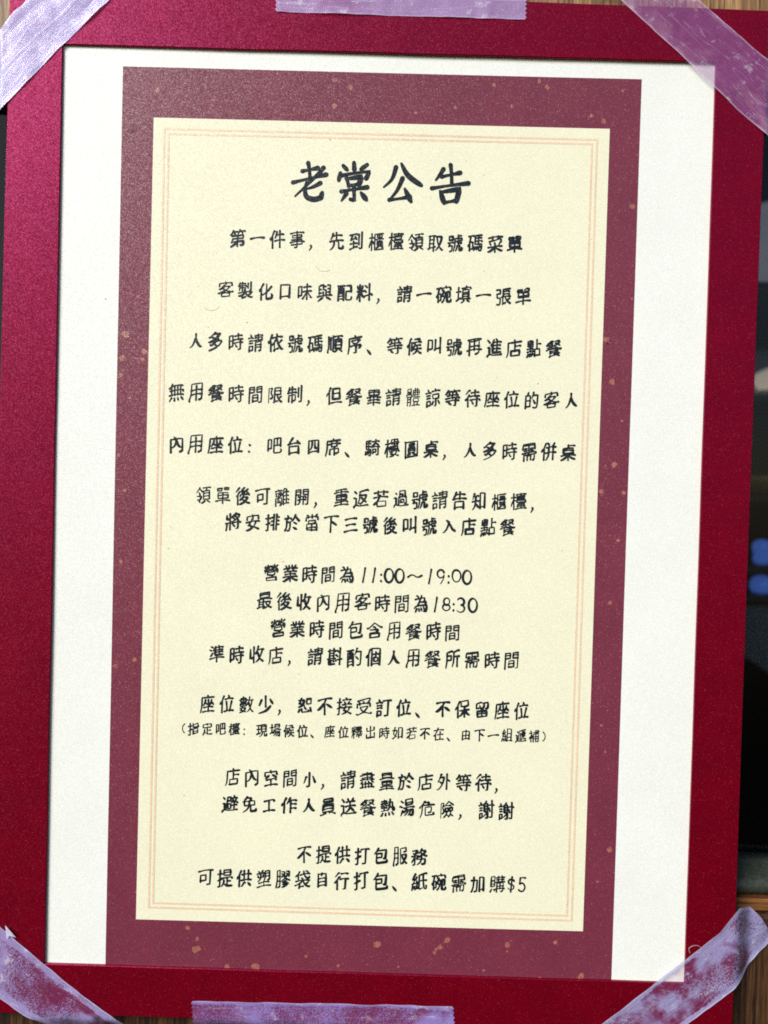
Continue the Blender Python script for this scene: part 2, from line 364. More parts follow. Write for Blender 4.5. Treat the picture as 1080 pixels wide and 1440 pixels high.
def ribbon(bm, pts, wid, lift, mi=0):
    """a flat brush stroke along pts (x, z) with a width at every point and round ends"""
    n = len(pts)
    if n < 2: return
    L, Rr = [], []
    P = [Vector(p) for p in pts]
    for i in range(n):
        t = (P[min(i + 1, n - 1)] - P[max(i - 1, 0)])
        t = t.normalized() if t.length > 1e-9 else Vector((1, 0))
        nn = Vector((-t.y, t.x)); L.append(P[i] + nn * wid[i] / 2); Rr.append(P[i] - nn * wid[i] / 2)
    def V(p): return bm.verts.new((p.x, bulge(p.x, p.y) - lift, p.y))
    lv = [V(p) for p in L]; rv = [V(p) for p in Rr]
    fs = [bm.faces.new((lv[i], rv[i], rv[i + 1], lv[i + 1])) for i in range(n - 1)]
    for e, q in ((0, 1), (n - 1, n - 2)):
        t = (P[e] - P[q]).normalized() * wid[e] / 2; nn = Vector((-t.y, t.x))
        cap = [V(P[e] + nn * math.cos(a) + t * math.sin(a)) for a in (R(36), R(72), R(108), R(144))]
        ends = (lv[e], rv[e]) if (lv[e].co - Vector((P[e].x + nn.x, 0, P[e].y + nn.y))).xz.length < (rv[e].co - Vector((P[e].x + nn.x, 0, P[e].y + nn.y))).xz.length else (rv[e], lv[e])
        fs.append(bm.faces.new([ends[0]] + cap + [ends[1]]))
    for f in fs:
        f.normal_update(); f.material_index = mi
        if f.normal.y > 0: f.normal_flip()

sheet_bm = bmesh.new()
sheet_grid(sheet_bm, ((-.112, .1485), (.112, .1485), (.112, -.1500), (-.112, -.1500)), 44, 60, 0)
sheet = link('notice_sheet', sheet_bm, PAPER, None, True)
tag(sheet, 'white notice sheet printed with a maroon border and black handwritten Chinese text on cream', 'notice')
bm = bmesh.new(); sheet_grid(bm, ((-0.08395, 0.1403), (0.0798, 0.1407), (0.0796, -0.1495), (-0.0832, -0.1495)), 34, 58, .00004)
for i, (x, z, r) in enumerate([(-0.072934, 0.133011, 0.000814), (-0.017152, 0.137825, 0.001017), (-0.011935, 0.13574, 0.001017), (-0.01693, 0.129602, 0.001017), (0.008915, 0.128286, 0.00061), (0.033308, 0.137606, 0.000814), (0.039112, 0.131091, 0.00061), (0.0476, 0.139218, 0.000814), (0.050122, 0.137385, 0.000814), (0.064288, 0.128869, 0.000814), (0.068153, 0.127192, 0.001017), (0.073883, 0.136904, 0.000508), (0.077999, 0.100713, 0.001017), (-0.081317, 0.056053, 0.001424), (-0.075099, 0.050824, 0.001017), (-0.08219, 0.048604, 0.001017), (-0.07572, 0.048331, 0.000814), (-0.082402, 0.043193, 0.000814), (0.071294, 0.058663, 0.001017), (0.073529, 0.045465, 0.00122), (0.077098, 0.032957, 0.000508), (0.075079, 0.018918, 0.001017), (0.071291, 0.010455, 0.000814), (0.07238, 0.018617, 0.000407), (0.078482, 0.010204, 0.000814), (-0.081055, -0.016256, 0.000814), (-0.076035, -0.047518, 0.001017), (-0.081894, -0.049966, 0.00061), (-0.082167, -0.049746, 0.000814), (0.075166, -0.025003, 0.000712), (0.073728, -0.064206, 0.000508), (0.075146, -0.072845, 0.00061), (0.077764, -0.104146, 0.001017), (-0.056935, -0.133423, 0.000814), (-0.053876, -0.137024, 0.000814), (-0.054027, -0.140259, 0.001424), (-0.044056, -0.145736, 0.001119), (-0.034917, -0.145233, 0.001424), (-0.008186, -0.144207, 0.00061), (0.004191, -0.137147, 0.001424), (0.022523, -0.13914, 0.00061), (0.024302, -0.137473, 0.001017), (0.02651, -0.134871, 0.00122), (0.022946, -0.137974, 0.00061), (0.045946, -0.135908, 0.001017), (0.045782, -0.137988, 0.000407), (0.061202, -0.134764, 0.000712), (0.069757, -0.145349, 0.00122), (0.056547, -0.146435, 0.000814), (-0.073653, -0.122392, 0.000508), (-0.082564, 0.017688, 0.00061), (-0.079506, 0.035835, 0.000508), (-0.080429, 0.006436, 0.000814), (-0.055129, 0.13059, 0.000508), (-0.035143, 0.139383, 0.000508), (0.021193, 0.130392, 0.00061), (0.078975, 0.07166, 0.000407), (0.077223, -0.004989, 0.00061), (0.074006, -0.114592, 0.000508), (-0.018774, -0.141521, 0.000508), (0.011013, -0.144098, 0.000508), (0.038442, -0.144435, 0.000508)]): blob(bm, x, z, r, .00008, 1, i * 3 + 1)
for i, (x, z, r) in enumerate([(-0.080506, 0.120114, 0.00052), (0.071788, 0.05733, 0.0004), (-0.087885, 0.067109, 0.0002)]): blob(bm, x, z, r, .00018, 2, i * 5 + 2)
link('border_band', bm, [BAND, FLECK, SPECK], sheet, True)
bm = bmesh.new(); sheet_grid(bm, ((-0.073861, 0.124525), (0.070245, 0.124912), (0.069973, -0.130817), (-0.073683, -0.131151)), 30, 52, .00010)
rnd = random.Random(5)
for x, z, kind in [(-0.018741, 0.079758, 1), (-0.054245, 0.066455, 1)]:
    a0 = rnd.uniform(-.6, .6) + (math.pi if kind else 0); r = rnd.uniform(.0012, .0024); sp = rnd.uniform(1.2, 2.4)
    pts = [(x + r * math.cos(a0 + sp * t / 8) * 1.3, z + r * math.sin(a0 + sp * t / 8)) for t in range(9)]
    ribbon(bm, pts, [.00009] * 9, .00019, 1)
for i in range(46):
    blob(bm, rnd.uniform(-.07, .068), rnd.uniform(-.128, .122), rnd.uniform(.00008, .0002), .00018, 1, i + 900, 5, rnd.uniform(.6, 1.6))
panel = link('text_panel', bm, [CREAM, DUST], sheet, True)
bm = bmesh.new()
for q, wd in ((((-0.070408, 0.121052), (0.066326, 0.121357), (0.066216, -0.127474), (-0.069659, -0.127113)), 0.00062), (((-0.069024, 0.119528), (0.064801, 0.119981), (0.064684, -0.125908), (-0.06832, -0.125691)), 0.0006)):
    for i in range(4):
        a, b = Vector(q[i]), Vector(q[(i + 1) % 4]); d = (b - a).normalized() * wd / 2
        a, b = a - d, b + d
        nseg = 40; pts = [a.lerp(b, t / nseg) for t in range(nseg + 1)]
        nn = Vector((-d.y, d.x)).normalized() * wd / 2
        # butt ends (mitred by extension); alternate lift keeps the crossings apart
        lf = .000135 + .000008 * i
        A = [bm.verts.new((p.x + nn.x, bulge(p.x, p.y) - lf, p.y + nn.y)) for p in pts]; B = [bm.verts.new((p.x - nn.x, bulge(p.x, p.y) - lf, p.y - nn.y)) for p in pts]
        for k in range(nseg):
            f = bm.faces.new((A[k], A[k + 1], B[k + 1], B[k])); f.normal_update()
            if f.normal.y > 0: f.normal_flip()
link('border_line', bm, PINK, panel, True)

# ------------------------------------------------------------------ the handwriting: brush strokes per character
GLYPH = {}                                    # character code: strokes, each x, y, x, y, ... in hundredths of the character box
for code, rows in (
(19968,[[11,49,89,49]]),
(19977,[[24,50,75,50],[82,19,18,19],[86,83,12,83]]),
(19979,[[48,40,56,41,81,57],[89,17,11,17],[48,17,48,89]]),
(19981,[[60,41,69,47,88,61],[49,36,43,39,34,48,19,59,14,62,9,61],[86,17,14,17],[56,17,49,35,50,89]]),
(20107,[[50,40,76,40,77,39,77,30,75,28,24,28,23,31,23,40,50,40],[88,17,12,17],[90,64,10,64],[50,10,50,85,48,90,36,91],[18,76,80,75,78,51,19,51]]),
(20154,[[12,88,24,81,34,68,41,55,47,39,50,36],[50,36,50,10],[50,36,53,39,59,56,67,68,77,80,89,86]]),
(20214,[[20,36,16,39,10,45,10,50],[84,30,44,30],[89,57,36,57],[64,11,64,90],[33,10,31,11,23,27,20,36,22,39,22,90],[34,43,38,42,44,28,47,15]]),
(20294,[[22,36,15,39,10,44,9,50],[43,42,82,42],[91,85,35,85],[82,42,82,17,44,17,43,67,82,67,82,42],[31,11,24,27,22,35,23,39,23,89]]),
(20301,[[62,20,64,17,61,10],[48,40,53,73,52,76],[85,27,41,27],[11,47,16,39,23,36],[80,40,69,85],[90,85,38,85],[32,11,25,26,23,36,23,89]]),
(20316,[[50,25,52,18,56,11],[50,25,38,43],[22,36,16,40,11,45,10,50],[60,67,89,67],[88,45,60,45],[50,25,90,25],[60,89,60,26],[32,11,24,27,22,36,23,39,23,89]]),
(20341,[[9,47,16,38,22,35],[81,10,74,23,70,23],[42,9,47,11,51,22],[75,31,75,89],[50,31,50,56,48,72,41,84,36,89,33,89],[34,56,90,56],[89,30,38,30],[23,89,23,38,22,34,25,24,31,11,34,9]]),
(20379,[[33,89,38,88,50,73,55,72],[73,73,81,80,88,90],[9,48,15,39,20,36],[50,11,50,60],[75,11,75,60],[35,60,90,60],[38,31,89,31],[22,89,22,39,20,35,23,26,31,11]]),
(20381,[[20,38,15,40,10,44,10,49],[58,28,58,35],[59,11,62,19,61,22],[44,52,32,59,28,59],[42,89,44,86],[44,86,64,81],[69,58,88,44],[89,27,34,27],[58,35,60,36,67,57,77,74,88,85,93,85],[22,90,22,40,20,36,23,28,30,11],[58,35,55,36,47,45,44,51,44,86]]),
(20445,[[62,39,42,38,42,15,83,15,84,38,62,39],[22,35,15,39,10,44,9,49],[62,39,62,90],[89,56,68,56,60,59,45,76,34,84],[90,84,77,74,66,59,58,56,35,56],[23,89,23,38,22,34,24,25,31,11,34,9]]),
(20491,[[19,36,14,40,9,45,9,49],[39,84,86,84],[62,50,52,51,52,70,73,70,73,51,62,50],[62,25,62,50],[77,35,49,35],[86,89,86,16,40,15,39,17,39,90],[30,10,27,11,22,25,19,35,20,39,20,90]]),
(20505,[[92,88,88,89,80,84,67,70],[18,39,12,42,10,45,10,51],[42,89,44,89,53,85,60,80,67,70],[52,47,55,39],[52,47,44,57],[78,31,80,15,49,15],[34,31,34,72],[85,48,52,47],[89,32,44,32],[67,48,67,70],[44,66,89,66],[30,9,26,12,18,39,20,42,20,90]]),
(20808,[[62,50,64,86,67,88,85,88,88,84,89,77],[36,50,35,64,30,76,19,86,12,89],[81,25,26,25],[50,10,50,50],[88,50,12,50],[31,12,28,14,26,24,18,38,16,39]]),
(20813,[[41,9,36,10,34,16],[34,16,60,17,60,23,55,33],[90,77,88,85,85,88,60,88,58,80,58,57],[50,34,49,56,41,72,28,82,14,89],[34,16,32,17,22,30,22,56,82,56,81,34,20,33,11,36]]),
(20837,[[50,35,49,28,45,24,36,15,33,15],[50,35,55,38,69,66,77,77,89,85,90,90],[50,35,48,36,42,52,34,69,19,84,15,86,9,88]]),
(20839,[[50,33,43,50,39,57,28,66,23,66],[17,90,17,33,18,31,50,32,52,31,84,32,83,86,81,89,70,90],[73,66,61,56,49,32,47,24,42,17,36,12]]),
(20844,[[76,78,74,72,66,61],[76,78,80,80,84,88],[39,12,35,14,20,39,14,45,10,45],[64,14,76,32,88,44],[76,78,24,81,26,75,48,41]]),
(20877,[[78,49,22,49],[50,16,50,67],[86,16,14,16],[90,67,10,67],[22,90,22,33,23,31,78,32,78,86,76,89,72,90,64,90,60,88]]),
(20986,[[17,58,17,84,83,84],[80,19,80,42,77,44,20,44,20,19],[50,84,50,11],[83,58,83,89]]),
(21040,[[66,18,66,68],[85,11,85,84,84,86,80,88,74,88,70,85],[53,41,49,36],[18,40,49,36],[43,26,48,32,49,36],[34,80,34,49],[55,16,12,16],[52,59,15,59],[55,76,12,85],[28,17,26,23,19,34,18,39,15,43]]),
(21046,[[17,23,18,12],[17,23,11,32],[69,64,69,19],[75,89,85,88,86,83,86,11],[10,40,56,40],[17,23,52,23],[15,82,15,57,16,56,52,56,52,82,45,82,41,80],[34,10,34,89]]),
(21152,[[85,82,60,82],[25,11,23,55,17,76,11,88],[31,89,40,86,43,82,45,28,11,28],[85,88,85,23,61,22,60,23,60,89]]),
(21209,[[26,51,22,55,11,72,10,76],[17,28,26,34],[26,34,38,22,39,15,11,15],[73,39,83,27,84,20,59,19],[73,39,76,42,89,48,94,47],[73,39,69,39],[56,24,69,39],[69,39,64,43,50,49,42,47],[41,89,43,89,47,86,58,77,64,60,64,53],[48,62,86,64,84,80,81,88,72,90,66,88],[26,34,27,85,26,88,19,89],[42,43,39,59],[64,10,56,24,48,30,43,30],[45,42,43,43,10,43]]),
(21253,[[25,39,18,33],[25,39,56,39,57,41,56,60,25,60],[67,68,76,68,78,64,82,23,30,23],[35,10,31,16,30,23],[25,39,25,78,28,86,34,88,81,88,86,85,89,78],[30,23,26,24,11,39]]),
(21270,[[56,58,49,59,40,64,35,64],[25,34,19,36,14,44],[56,51,62,50,64,48,84,27],[56,12,56,78,57,85,59,88,64,88,85,86,89,80,90,72,86,66],[36,10,27,24,25,34,26,90]]),
(21361,[[86,73,89,80,88,86,84,88,48,89,42,88,40,85,40,48,74,48,74,60,72,68,69,69,59,69],[34,15,60,16,60,20,57,32],[9,38,12,38,24,32,89,32],[38,9,35,10,34,15,31,17,24,28,22,62,17,77,11,89]]),
(21462,[[40,34,17,34],[58,20,64,50,68,61,72,64],[72,70,72,64],[72,70,53,89],[72,70,88,86,93,88],[40,53,17,53],[17,75,17,15],[40,90,40,15],[10,77,17,75,38,73,49,69],[72,64,75,61,81,47,85,28,85,22,55,20,45,15,10,15]]),
(21463,[[23,23,27,30,26,36],[55,77,58,82,76,88,85,89,91,86],[55,77,47,77],[72,36,73,31,77,23,82,20],[9,86,15,89,24,88,41,82,45,80,47,77],[15,16,77,10,84,11],[50,30,48,22],[86,49,85,36,15,36,12,38,12,50],[55,77,56,74,70,60,72,56,69,53,28,55,32,62,47,77]]),
(21475,[[18,80,82,80],[82,86,82,20,20,20,18,22,18,88]]),
(21483,[[56,19,56,69],[83,11,83,90],[15,66,36,66,39,64,38,19,16,18,15,75],[83,64,56,69,52,72]]),
(21487,[[77,17,76,85,72,89,60,89],[22,73,22,38,52,38,52,39,52,66,22,66],[89,17,11,17]]),
(21488,[[76,85,23,85],[84,43,81,39,77,38],[22,40,24,34,43,10],[77,38,75,32,69,26],[23,89,23,58,25,57,76,57,76,89],[17,41,77,38]]),
(21543,[[66,16,66,52],[14,64,31,64,32,62,32,19,14,19,14,74],[86,52,48,52],[86,58,86,16,48,16,48,80,49,86,55,88,82,88,86,86,89,84,90,77,88,73]]),
(21547,[[43,31,47,31,56,36],[60,64,61,59,68,51,68,45,24,45],[23,85,76,85,76,66,59,64,24,64,23,85],[91,36,86,38,75,32,50,15,25,33,14,38,9,36]]),
(21578,[[25,23,28,12,31,10],[25,23,16,35],[77,85,24,85],[81,23,25,23],[12,44,89,44],[52,44,52,10],[24,90,24,62,26,61,76,61,77,90]]),
(21619,[[45,25,85,25],[12,74,12,19,31,18,31,20,31,66,12,66],[64,89,64,11],[90,82,88,82,82,75,70,59,64,55,58,59,47,75,38,83],[89,48,68,48,64,51,60,48,42,48]]),
(21729,[[80,51,20,51],[35,75,35,82],[80,64,20,64],[35,82,39,82],[35,82,15,90,9,89],[90,89,85,89,66,82,59,82],[24,23,25,14,76,15,76,27,75,28,25,28,24,23],[20,64,22,40,80,41,80,73,78,75,22,75,20,74,20,64]]),
(21934,[[70,12,82,14,81,26,58,25,58,14,70,12],[43,14,19,14,18,25,42,26,43,14],[80,50,80,61,78,64,23,64,22,36,78,36,80,50],[22,50,80,50],[89,77,11,77],[50,90,50,36]]),
(22235,[[59,18,60,56,64,58,77,58],[23,64,28,62,35,51,39,38,39,18],[85,80,15,80],[85,85,84,18,17,18,15,19,15,86]]),
(22291,[[31,50,69,50],[31,58,69,58],[42,25,64,25,66,26,66,33,64,34,35,34,34,33,34,26,42,25],[69,58,69,44,68,42,33,42,31,43,31,66,68,66,69,64,69,58],[25,76,28,76,40,72,41,66],[58,66,59,72,72,77,76,77],[14,85,85,85,85,84,85,15,15,15,14,16,14,90]]),
(22312,[[39,24,42,11,44,9],[11,62,11,59,18,55,24,52],[88,88,38,88],[42,55,84,55],[62,36,62,88],[12,25,88,25],[35,25,34,32,25,45,24,51,25,89]]),
(22580,[[47,25,83,25],[58,61,57,67,51,75,41,84,36,85],[23,64,28,62,34,59],[23,64,20,66,10,72],[32,70,34,70,44,61,48,60],[48,60,50,49],[74,61,73,66,64,81,58,89,52,90],[83,25,82,12,48,12,47,14,47,36,82,38,83,25],[11,31,32,31],[23,64,23,11],[74,90,81,90,84,86,86,61,48,60],[90,49,38,49]]),
(22609,[[60,28,85,28],[45,10,41,12,38,23],[60,42,85,42],[19,11,23,16,23,23],[90,88,11,88],[10,23,49,23,52,25],[80,70,20,70],[31,23,31,42,26,50,16,59,11,59],[47,33,47,44,28,44,14,44,14,33],[76,59,84,58,85,56,85,15,60,15,60,40,53,57,52,61,50,66,50,88]]),
(22635,[[81,61,45,61],[73,73,74,80,86,88],[45,50,81,50],[32,67,34,64],[32,67,20,69],[45,41,81,41],[9,78,11,75,19,72,20,69],[32,67,39,73,90,73],[20,11,20,69],[32,33,10,33],[66,9,64,11,60,30],[91,22,86,18,41,18],[45,72,45,31,60,30,81,31,81,72],[53,73,53,81,40,89,36,89]]),
(22806,[[23,48,36,57],[64,40,70,40,81,48],[64,10,64,89],[11,48,25,23,27,10,31,9],[7,86,14,88,28,75,35,64,38,57,40,55,45,39,47,25,25,24]]),
(22810,[[51,9,48,10,44,17],[32,32,38,32,43,38,45,40],[58,76,50,67,45,66],[68,41,62,43,59,50],[16,30,20,31,38,19,43,17,75,18],[69,18,68,25,52,39,35,47,23,50,16,52,11,50],[16,90,43,84,57,78,59,76,64,74,73,69,84,56,84,51,59,50,53,52,30,66,22,66]]),
(22914,[[86,80,56,80],[86,85,86,20,58,20,56,22,56,88],[9,88,14,89,18,86,32,72,40,52,44,31,42,30,11,30],[39,75,34,73,31,68,17,57,26,11,28,9]]),
(23433,[[50,20,48,10],[49,31,44,33,40,47],[56,73,66,56,68,48],[56,73,82,86,85,86],[56,73,50,73],[28,62,35,48],[28,62,23,64],[28,62,50,73],[50,73,48,76,34,84,18,89,11,86],[84,33,84,20,50,20,16,20,15,33],[12,47,88,47]]),
(23450,[[77,61,50,61],[25,69,27,55,30,52],[25,69,15,85,12,89,10,89],[51,20,48,10],[15,34,15,20,51,20,85,20,85,34],[50,39,50,85],[26,39,74,39],[25,69,28,70,40,82,51,86,64,89,89,88]]),
(23458,[[49,9,51,18],[68,34,67,40,53,51],[73,67,28,67],[39,32,40,27,44,25],[47,51,33,38],[47,51,53,51],[86,28,85,18,52,18,15,18,14,28],[47,51,44,55,26,62,12,64,7,64],[92,61,85,64,75,61,58,56,53,51],[73,34,39,32],[75,61,73,68,73,86,72,88,28,86,27,62],[12,44,18,44,33,38,34,34,39,32]]),
(23559,[[58,77,51,68,48,67],[72,34,62,26],[32,36,14,36,14,15],[11,92,10,89,14,77,15,57],[60,42,51,34],[67,9,64,11,64,16],[38,30,43,28,59,17,64,16],[42,58,90,58],[32,90,32,10],[64,89,75,88,76,86,77,45],[9,57,32,57],[64,16,84,17,83,23,81,27,70,38,58,45,44,50,40,49]]),
(23567,[[50,11,50,85,49,88,47,89,34,90],[28,33,25,34,19,52,11,68],[89,72,90,68,86,59,75,34]]),
(23569,[[77,59,61,73,50,80,38,84,11,89],[74,25,89,49],[49,61,49,10],[26,26,17,44,14,50,10,51]]),
(24037,[[50,82,50,20],[11,83,89,83],[16,22,83,20,88,25]]),
(24109,[[52,10,55,18],[58,52,58,90],[89,36,27,36],[42,28,42,50,43,52,73,51,73,28],[67,83,72,85,82,85,82,64,34,64,33,66,33,85],[89,19,18,19,17,61,10,88,11,91]]),
(24207,[[41,44,59,50],[58,57,61,56],[58,57,57,88,55,90,42,90],[58,57,27,57],[61,56,59,50],[59,50,72,40,75,34],[56,20,52,10],[89,20,18,20,17,61,10,88,11,93],[33,34,80,34],[61,56,84,57,83,62,75,72]]),
(24215,[[55,42,85,42],[52,11,56,20],[55,32,55,61],[89,22,18,22,17,68,10,88],[34,85,80,85,81,62,34,62,34,85]]),
(24231,[[74,44,77,32],[74,44,64,55,57,55],[74,44,77,45,89,56],[53,10,57,20],[36,44,40,45,48,53],[11,91,10,88,16,62,18,20,89,20],[83,67,30,67],[57,88,57,31],[24,88,89,88],[40,31,36,43,31,51,27,56,23,56]]),
(24373,[[14,88,17,90,24,90,27,89,30,85,32,69,32,57,14,56,14,36,15,35,32,35,32,15,12,15],[47,86,56,85,64,81],[49,40,84,40],[88,64,84,64,74,72],[84,27,49,27],[41,53,89,53],[44,92,47,86,47,55,49,51,49,15,88,14],[92,86,88,88,75,76,73,73,70,70,64,62,61,53]]),
(24453,[[33,9,28,10,11,27],[10,58,10,55,14,51,23,47],[55,78,48,67],[64,40,64,10],[64,90,74,89,76,86,77,41],[90,40,38,40],[43,22,85,22],[93,61,89,58,38,58],[30,32,25,40,23,45,24,89]]),
(24460,[[60,77,48,62],[60,77,64,77],[60,77,57,82,42,88,36,90,31,88],[92,88,88,89,80,86,67,81,64,77],[59,30,57,34,48,40,45,44],[56,47,52,58],[11,28,30,9],[22,45,15,50],[52,58,77,58,76,64,64,77],[36,49,39,47,44,44,57,45,82,43],[80,19,62,30,44,30,45,24,58,11,61,10],[23,90,22,45,24,38,32,28],[52,58,36,68,34,68],[74,33,78,35,82,43,84,44,89,50]]),
(24661,[[32,44,35,44],[32,44,30,49,25,52,12,57],[32,44,18,36],[44,50,35,44],[12,83,19,69],[85,85,86,81,80,66],[72,80,69,86,64,88,34,88,32,83,31,68],[18,36,22,22],[18,36,14,38],[47,60,56,72],[25,20,28,10],[70,18,83,18,83,50,59,50,59,19,70,18],[35,44,42,31,43,22,11,20]]),
(25152,[[78,89,78,42],[16,55,40,55,41,52,41,34,16,34],[89,42,57,42],[88,14,84,12,57,20,56,64,52,78,48,88],[47,15,42,14,16,19,15,62,10,88,11,92]]),
(25171,[[57,89,70,88,73,84,73,18],[39,28,11,28],[45,18,90,18],[41,49,39,51,10,60],[15,89,24,88,25,83,25,10]]),
(25351,[[48,24,60,23,80,17,85,17],[48,70,85,70],[48,10,48,34,50,40,85,40,88,38,89,32,86,27],[35,28,10,28],[10,59,23,57,25,53,36,51,38,49],[9,86,16,90,22,90,23,86,24,10],[48,85,85,85,85,56,48,56,48,85]]),
(25490,[[58,64,42,64],[44,26,58,26],[90,64,74,64],[74,45,89,45],[58,45,44,45],[89,26,74,26],[34,28,11,28],[74,11,74,90],[58,89,58,11],[35,51,24,55,23,57,11,58],[15,89,22,89,23,85,23,10]]),
(25509,[[59,49,57,58],[52,42,53,34,51,28],[58,9,61,10,64,19],[72,41,77,28],[78,58,77,66,69,80],[69,80,85,89,89,89],[69,80,64,80],[64,80,61,82,59,84,39,90],[42,19,86,19],[89,42,39,42],[31,28,10,28],[14,90,19,89,20,86,22,10],[32,51,30,53,23,55,20,57,9,60],[52,58,48,72,61,76,64,80],[38,58,90,58]]),
(25552,[[83,67,64,67],[44,25,83,25],[91,53,88,50,40,50],[10,28,32,28],[64,86,64,50],[83,25,82,12,45,12,44,15,44,36,82,38,83,25],[14,89,20,89,22,85,22,10],[44,73,56,84,64,88,88,89,91,88],[9,60,20,57,23,53,31,52,34,49],[32,89,36,86,44,73,45,61]]),
(25910,[[69,72,69,66],[69,72,55,85,48,89],[69,72,85,86,91,88],[53,39,57,41,66,64,69,66],[53,39,51,40,47,48],[69,66,72,64,76,56,82,36,82,28],[36,11,36,90],[57,28,89,28],[36,64,16,68,16,20],[53,39,60,11]]),
(25976,[[15,77,20,75],[75,72,75,62],[75,72,58,89],[75,72,88,86,93,88],[20,75,24,66],[20,75,30,80,31,82],[31,82,38,82],[31,82,28,84,12,90],[38,82,43,86,48,86],[83,28,81,48,77,60,75,62],[75,62,72,60,67,42,64,39],[64,39,60,43,59,50],[17,25,18,16,47,16,48,35,18,36,17,25],[55,25,10,25],[66,28,89,28],[50,56,15,56,15,45,49,45,50,56],[69,11,64,39],[28,66,28,57,32,53,32,9],[38,82,45,70,45,66,12,66]]),
(26009,[[11,16,15,31],[48,42,52,41,61,48],[66,25,56,17],[41,16,35,32],[11,42,41,42],[78,10,78,89],[25,10,25,90],[93,64,89,61,80,62,77,64,49,69,48,72],[39,69,39,64,32,53,24,51,19,55,10,74,9,81]]),
(26015,[[45,74,41,66],[18,44,43,44],[24,76,30,66],[43,32,18,32],[56,42,59,42,68,51],[72,28,64,20],[53,23,50,20,10,20],[43,10,43,58],[90,64,58,69,57,70],[81,10,81,90],[50,85,16,85,16,59,18,56,18,10],[9,58,51,58]]),
(26044,[[75,56,62,48],[44,40,49,40,51,39,60,28,66,18,67,17],[77,85,57,74],[27,25,28,17,25,11],[20,44,39,45,38,70,35,83,33,88,26,89],[70,9,68,10,67,17],[67,17,70,19,86,38,89,40,93,39],[11,25,42,25,45,28],[20,25,19,61,16,75,11,88]]),
(26178,[[58,77,50,66],[34,43,14,43],[78,40,77,86,76,89,66,90],[47,20,86,20],[42,39,90,39],[66,39,66,10],[42,56,89,56],[14,80,14,17,33,16,34,17,33,70,14,72]]),
(26368,[[43,69,19,69],[19,58,43,58],[77,24,23,24],[19,45,19,83],[89,45,10,45],[23,24,24,12,75,12,77,14,77,33,76,35,24,35,23,34,23,24],[43,90,43,45],[91,88,88,89,84,88,69,78,60,66,58,58],[10,85,50,80],[53,58,83,58,84,59,81,68,73,78,58,88,55,89,51,89]]),
(26381,[[75,77,75,74],[75,77,86,88,90,89],[75,77,62,88,59,88],[16,35,36,35],[36,58,16,58],[75,74,70,69,64,59,61,45],[52,90,52,15,85,14,84,32,73,33],[75,74,83,60,86,47,52,45],[11,93,10,89,16,58,17,14,36,14,36,86,35,89,27,90]]),
(26700,[[56,66,59,72,67,78,84,86,89,86],[49,16,85,16],[78,52,82,56],[9,86,14,88,27,81,41,72,44,66],[22,41,78,41],[50,55,50,90],[49,10,49,27],[78,52,77,28,49,27,22,30,23,53,50,55,78,52],[89,66,11,66]]),
(26848,[[50,10,50,23],[50,52,72,51,72,36,28,36,28,51,50,52],[56,67,59,73,74,82,86,86,91,85],[23,10,27,16,27,24],[44,67,39,74,25,82,12,86,8,85],[50,52,50,90],[14,36,15,24,49,24,85,24,86,36],[73,24,72,17,76,11,80,10],[89,66,58,66,53,67,45,67,42,66,12,66]]),
(26989,[[43,69,40,75,23,84,14,88,8,85],[41,10,41,26],[25,26,26,19,22,11],[67,27,64,42],[75,26,75,20],[59,26,59,10],[92,85,88,88,76,83,59,74,57,69],[80,11,75,20],[75,20,70,23],[80,55,20,55],[16,42,84,42],[50,90,50,42],[88,26,12,26],[11,68,42,68,44,69,89,68],[34,26,34,32,38,42]]),
(27155,[[39,90,58,86,62,83],[77,66,77,72,70,83],[56,66,58,56],[49,77,51,66],[49,77,43,78],[89,58,85,55],[31,28,11,28],[84,34,45,35,45,16,83,15,84,34],[40,25,89,25],[64,10,64,55],[38,66,90,66,93,69],[23,90,23,10],[9,73,10,67,18,48,23,43,28,44,33,52,33,57],[85,55,85,45,84,44,44,44,42,47,42,53,44,55,85,55],[89,89,84,89,70,83,62,83,49,77]]),
(27311,[[9,72,9,67,17,48,22,44],[51,66,56,58],[60,42,81,41,82,40,82,33,45,32,44,39,45,41,60,42],[42,76,85,76],[33,28,10,28],[64,67,64,86],[38,15,90,15],[64,23,64,10],[39,50,39,55,40,57,83,57],[35,88,91,88],[75,57,77,66],[23,90,23,47,22,43,23,9],[89,56,89,50,88,49,39,49,32,48,28,43,23,41],[42,25,62,24,84,25],[81,66,45,67]]),
(27331,[[85,69,89,72],[67,75,62,75],[62,75,62,70],[62,75,52,80,49,80],[55,62,85,62],[89,14,41,14,41,85,42,88,91,88],[55,55,85,55],[69,32,84,32,84,24,55,24,56,32,69,32],[69,24,69,39],[50,40,90,40],[11,30,33,30],[85,69,56,70,55,48,84,48,85,69],[23,90,23,10],[9,75,9,69,17,50,23,45,28,48,33,56,34,60],[78,70,78,75,88,80,91,80]]),
(28271,[[82,25,43,25],[23,43,12,38,9,38],[14,86,25,62],[72,61,67,76,56,89],[30,70,33,70,44,61],[27,20,26,18,17,11],[35,86,39,85,49,75,55,67,56,61],[48,50,44,61],[43,25,43,14,44,12,80,12,82,14,81,38,44,38,43,25],[34,49,90,49],[44,61,86,61,85,76,82,88,74,90,68,86]]),
(28310,[[18,11,27,15,28,18],[39,26,31,31],[15,58,27,43],[20,31,11,27],[40,32,83,32],[11,72,89,72],[40,43,83,43],[50,90,50,66],[85,19,43,19],[62,11,64,18,64,56],[45,10,40,25,41,56,86,56]]),
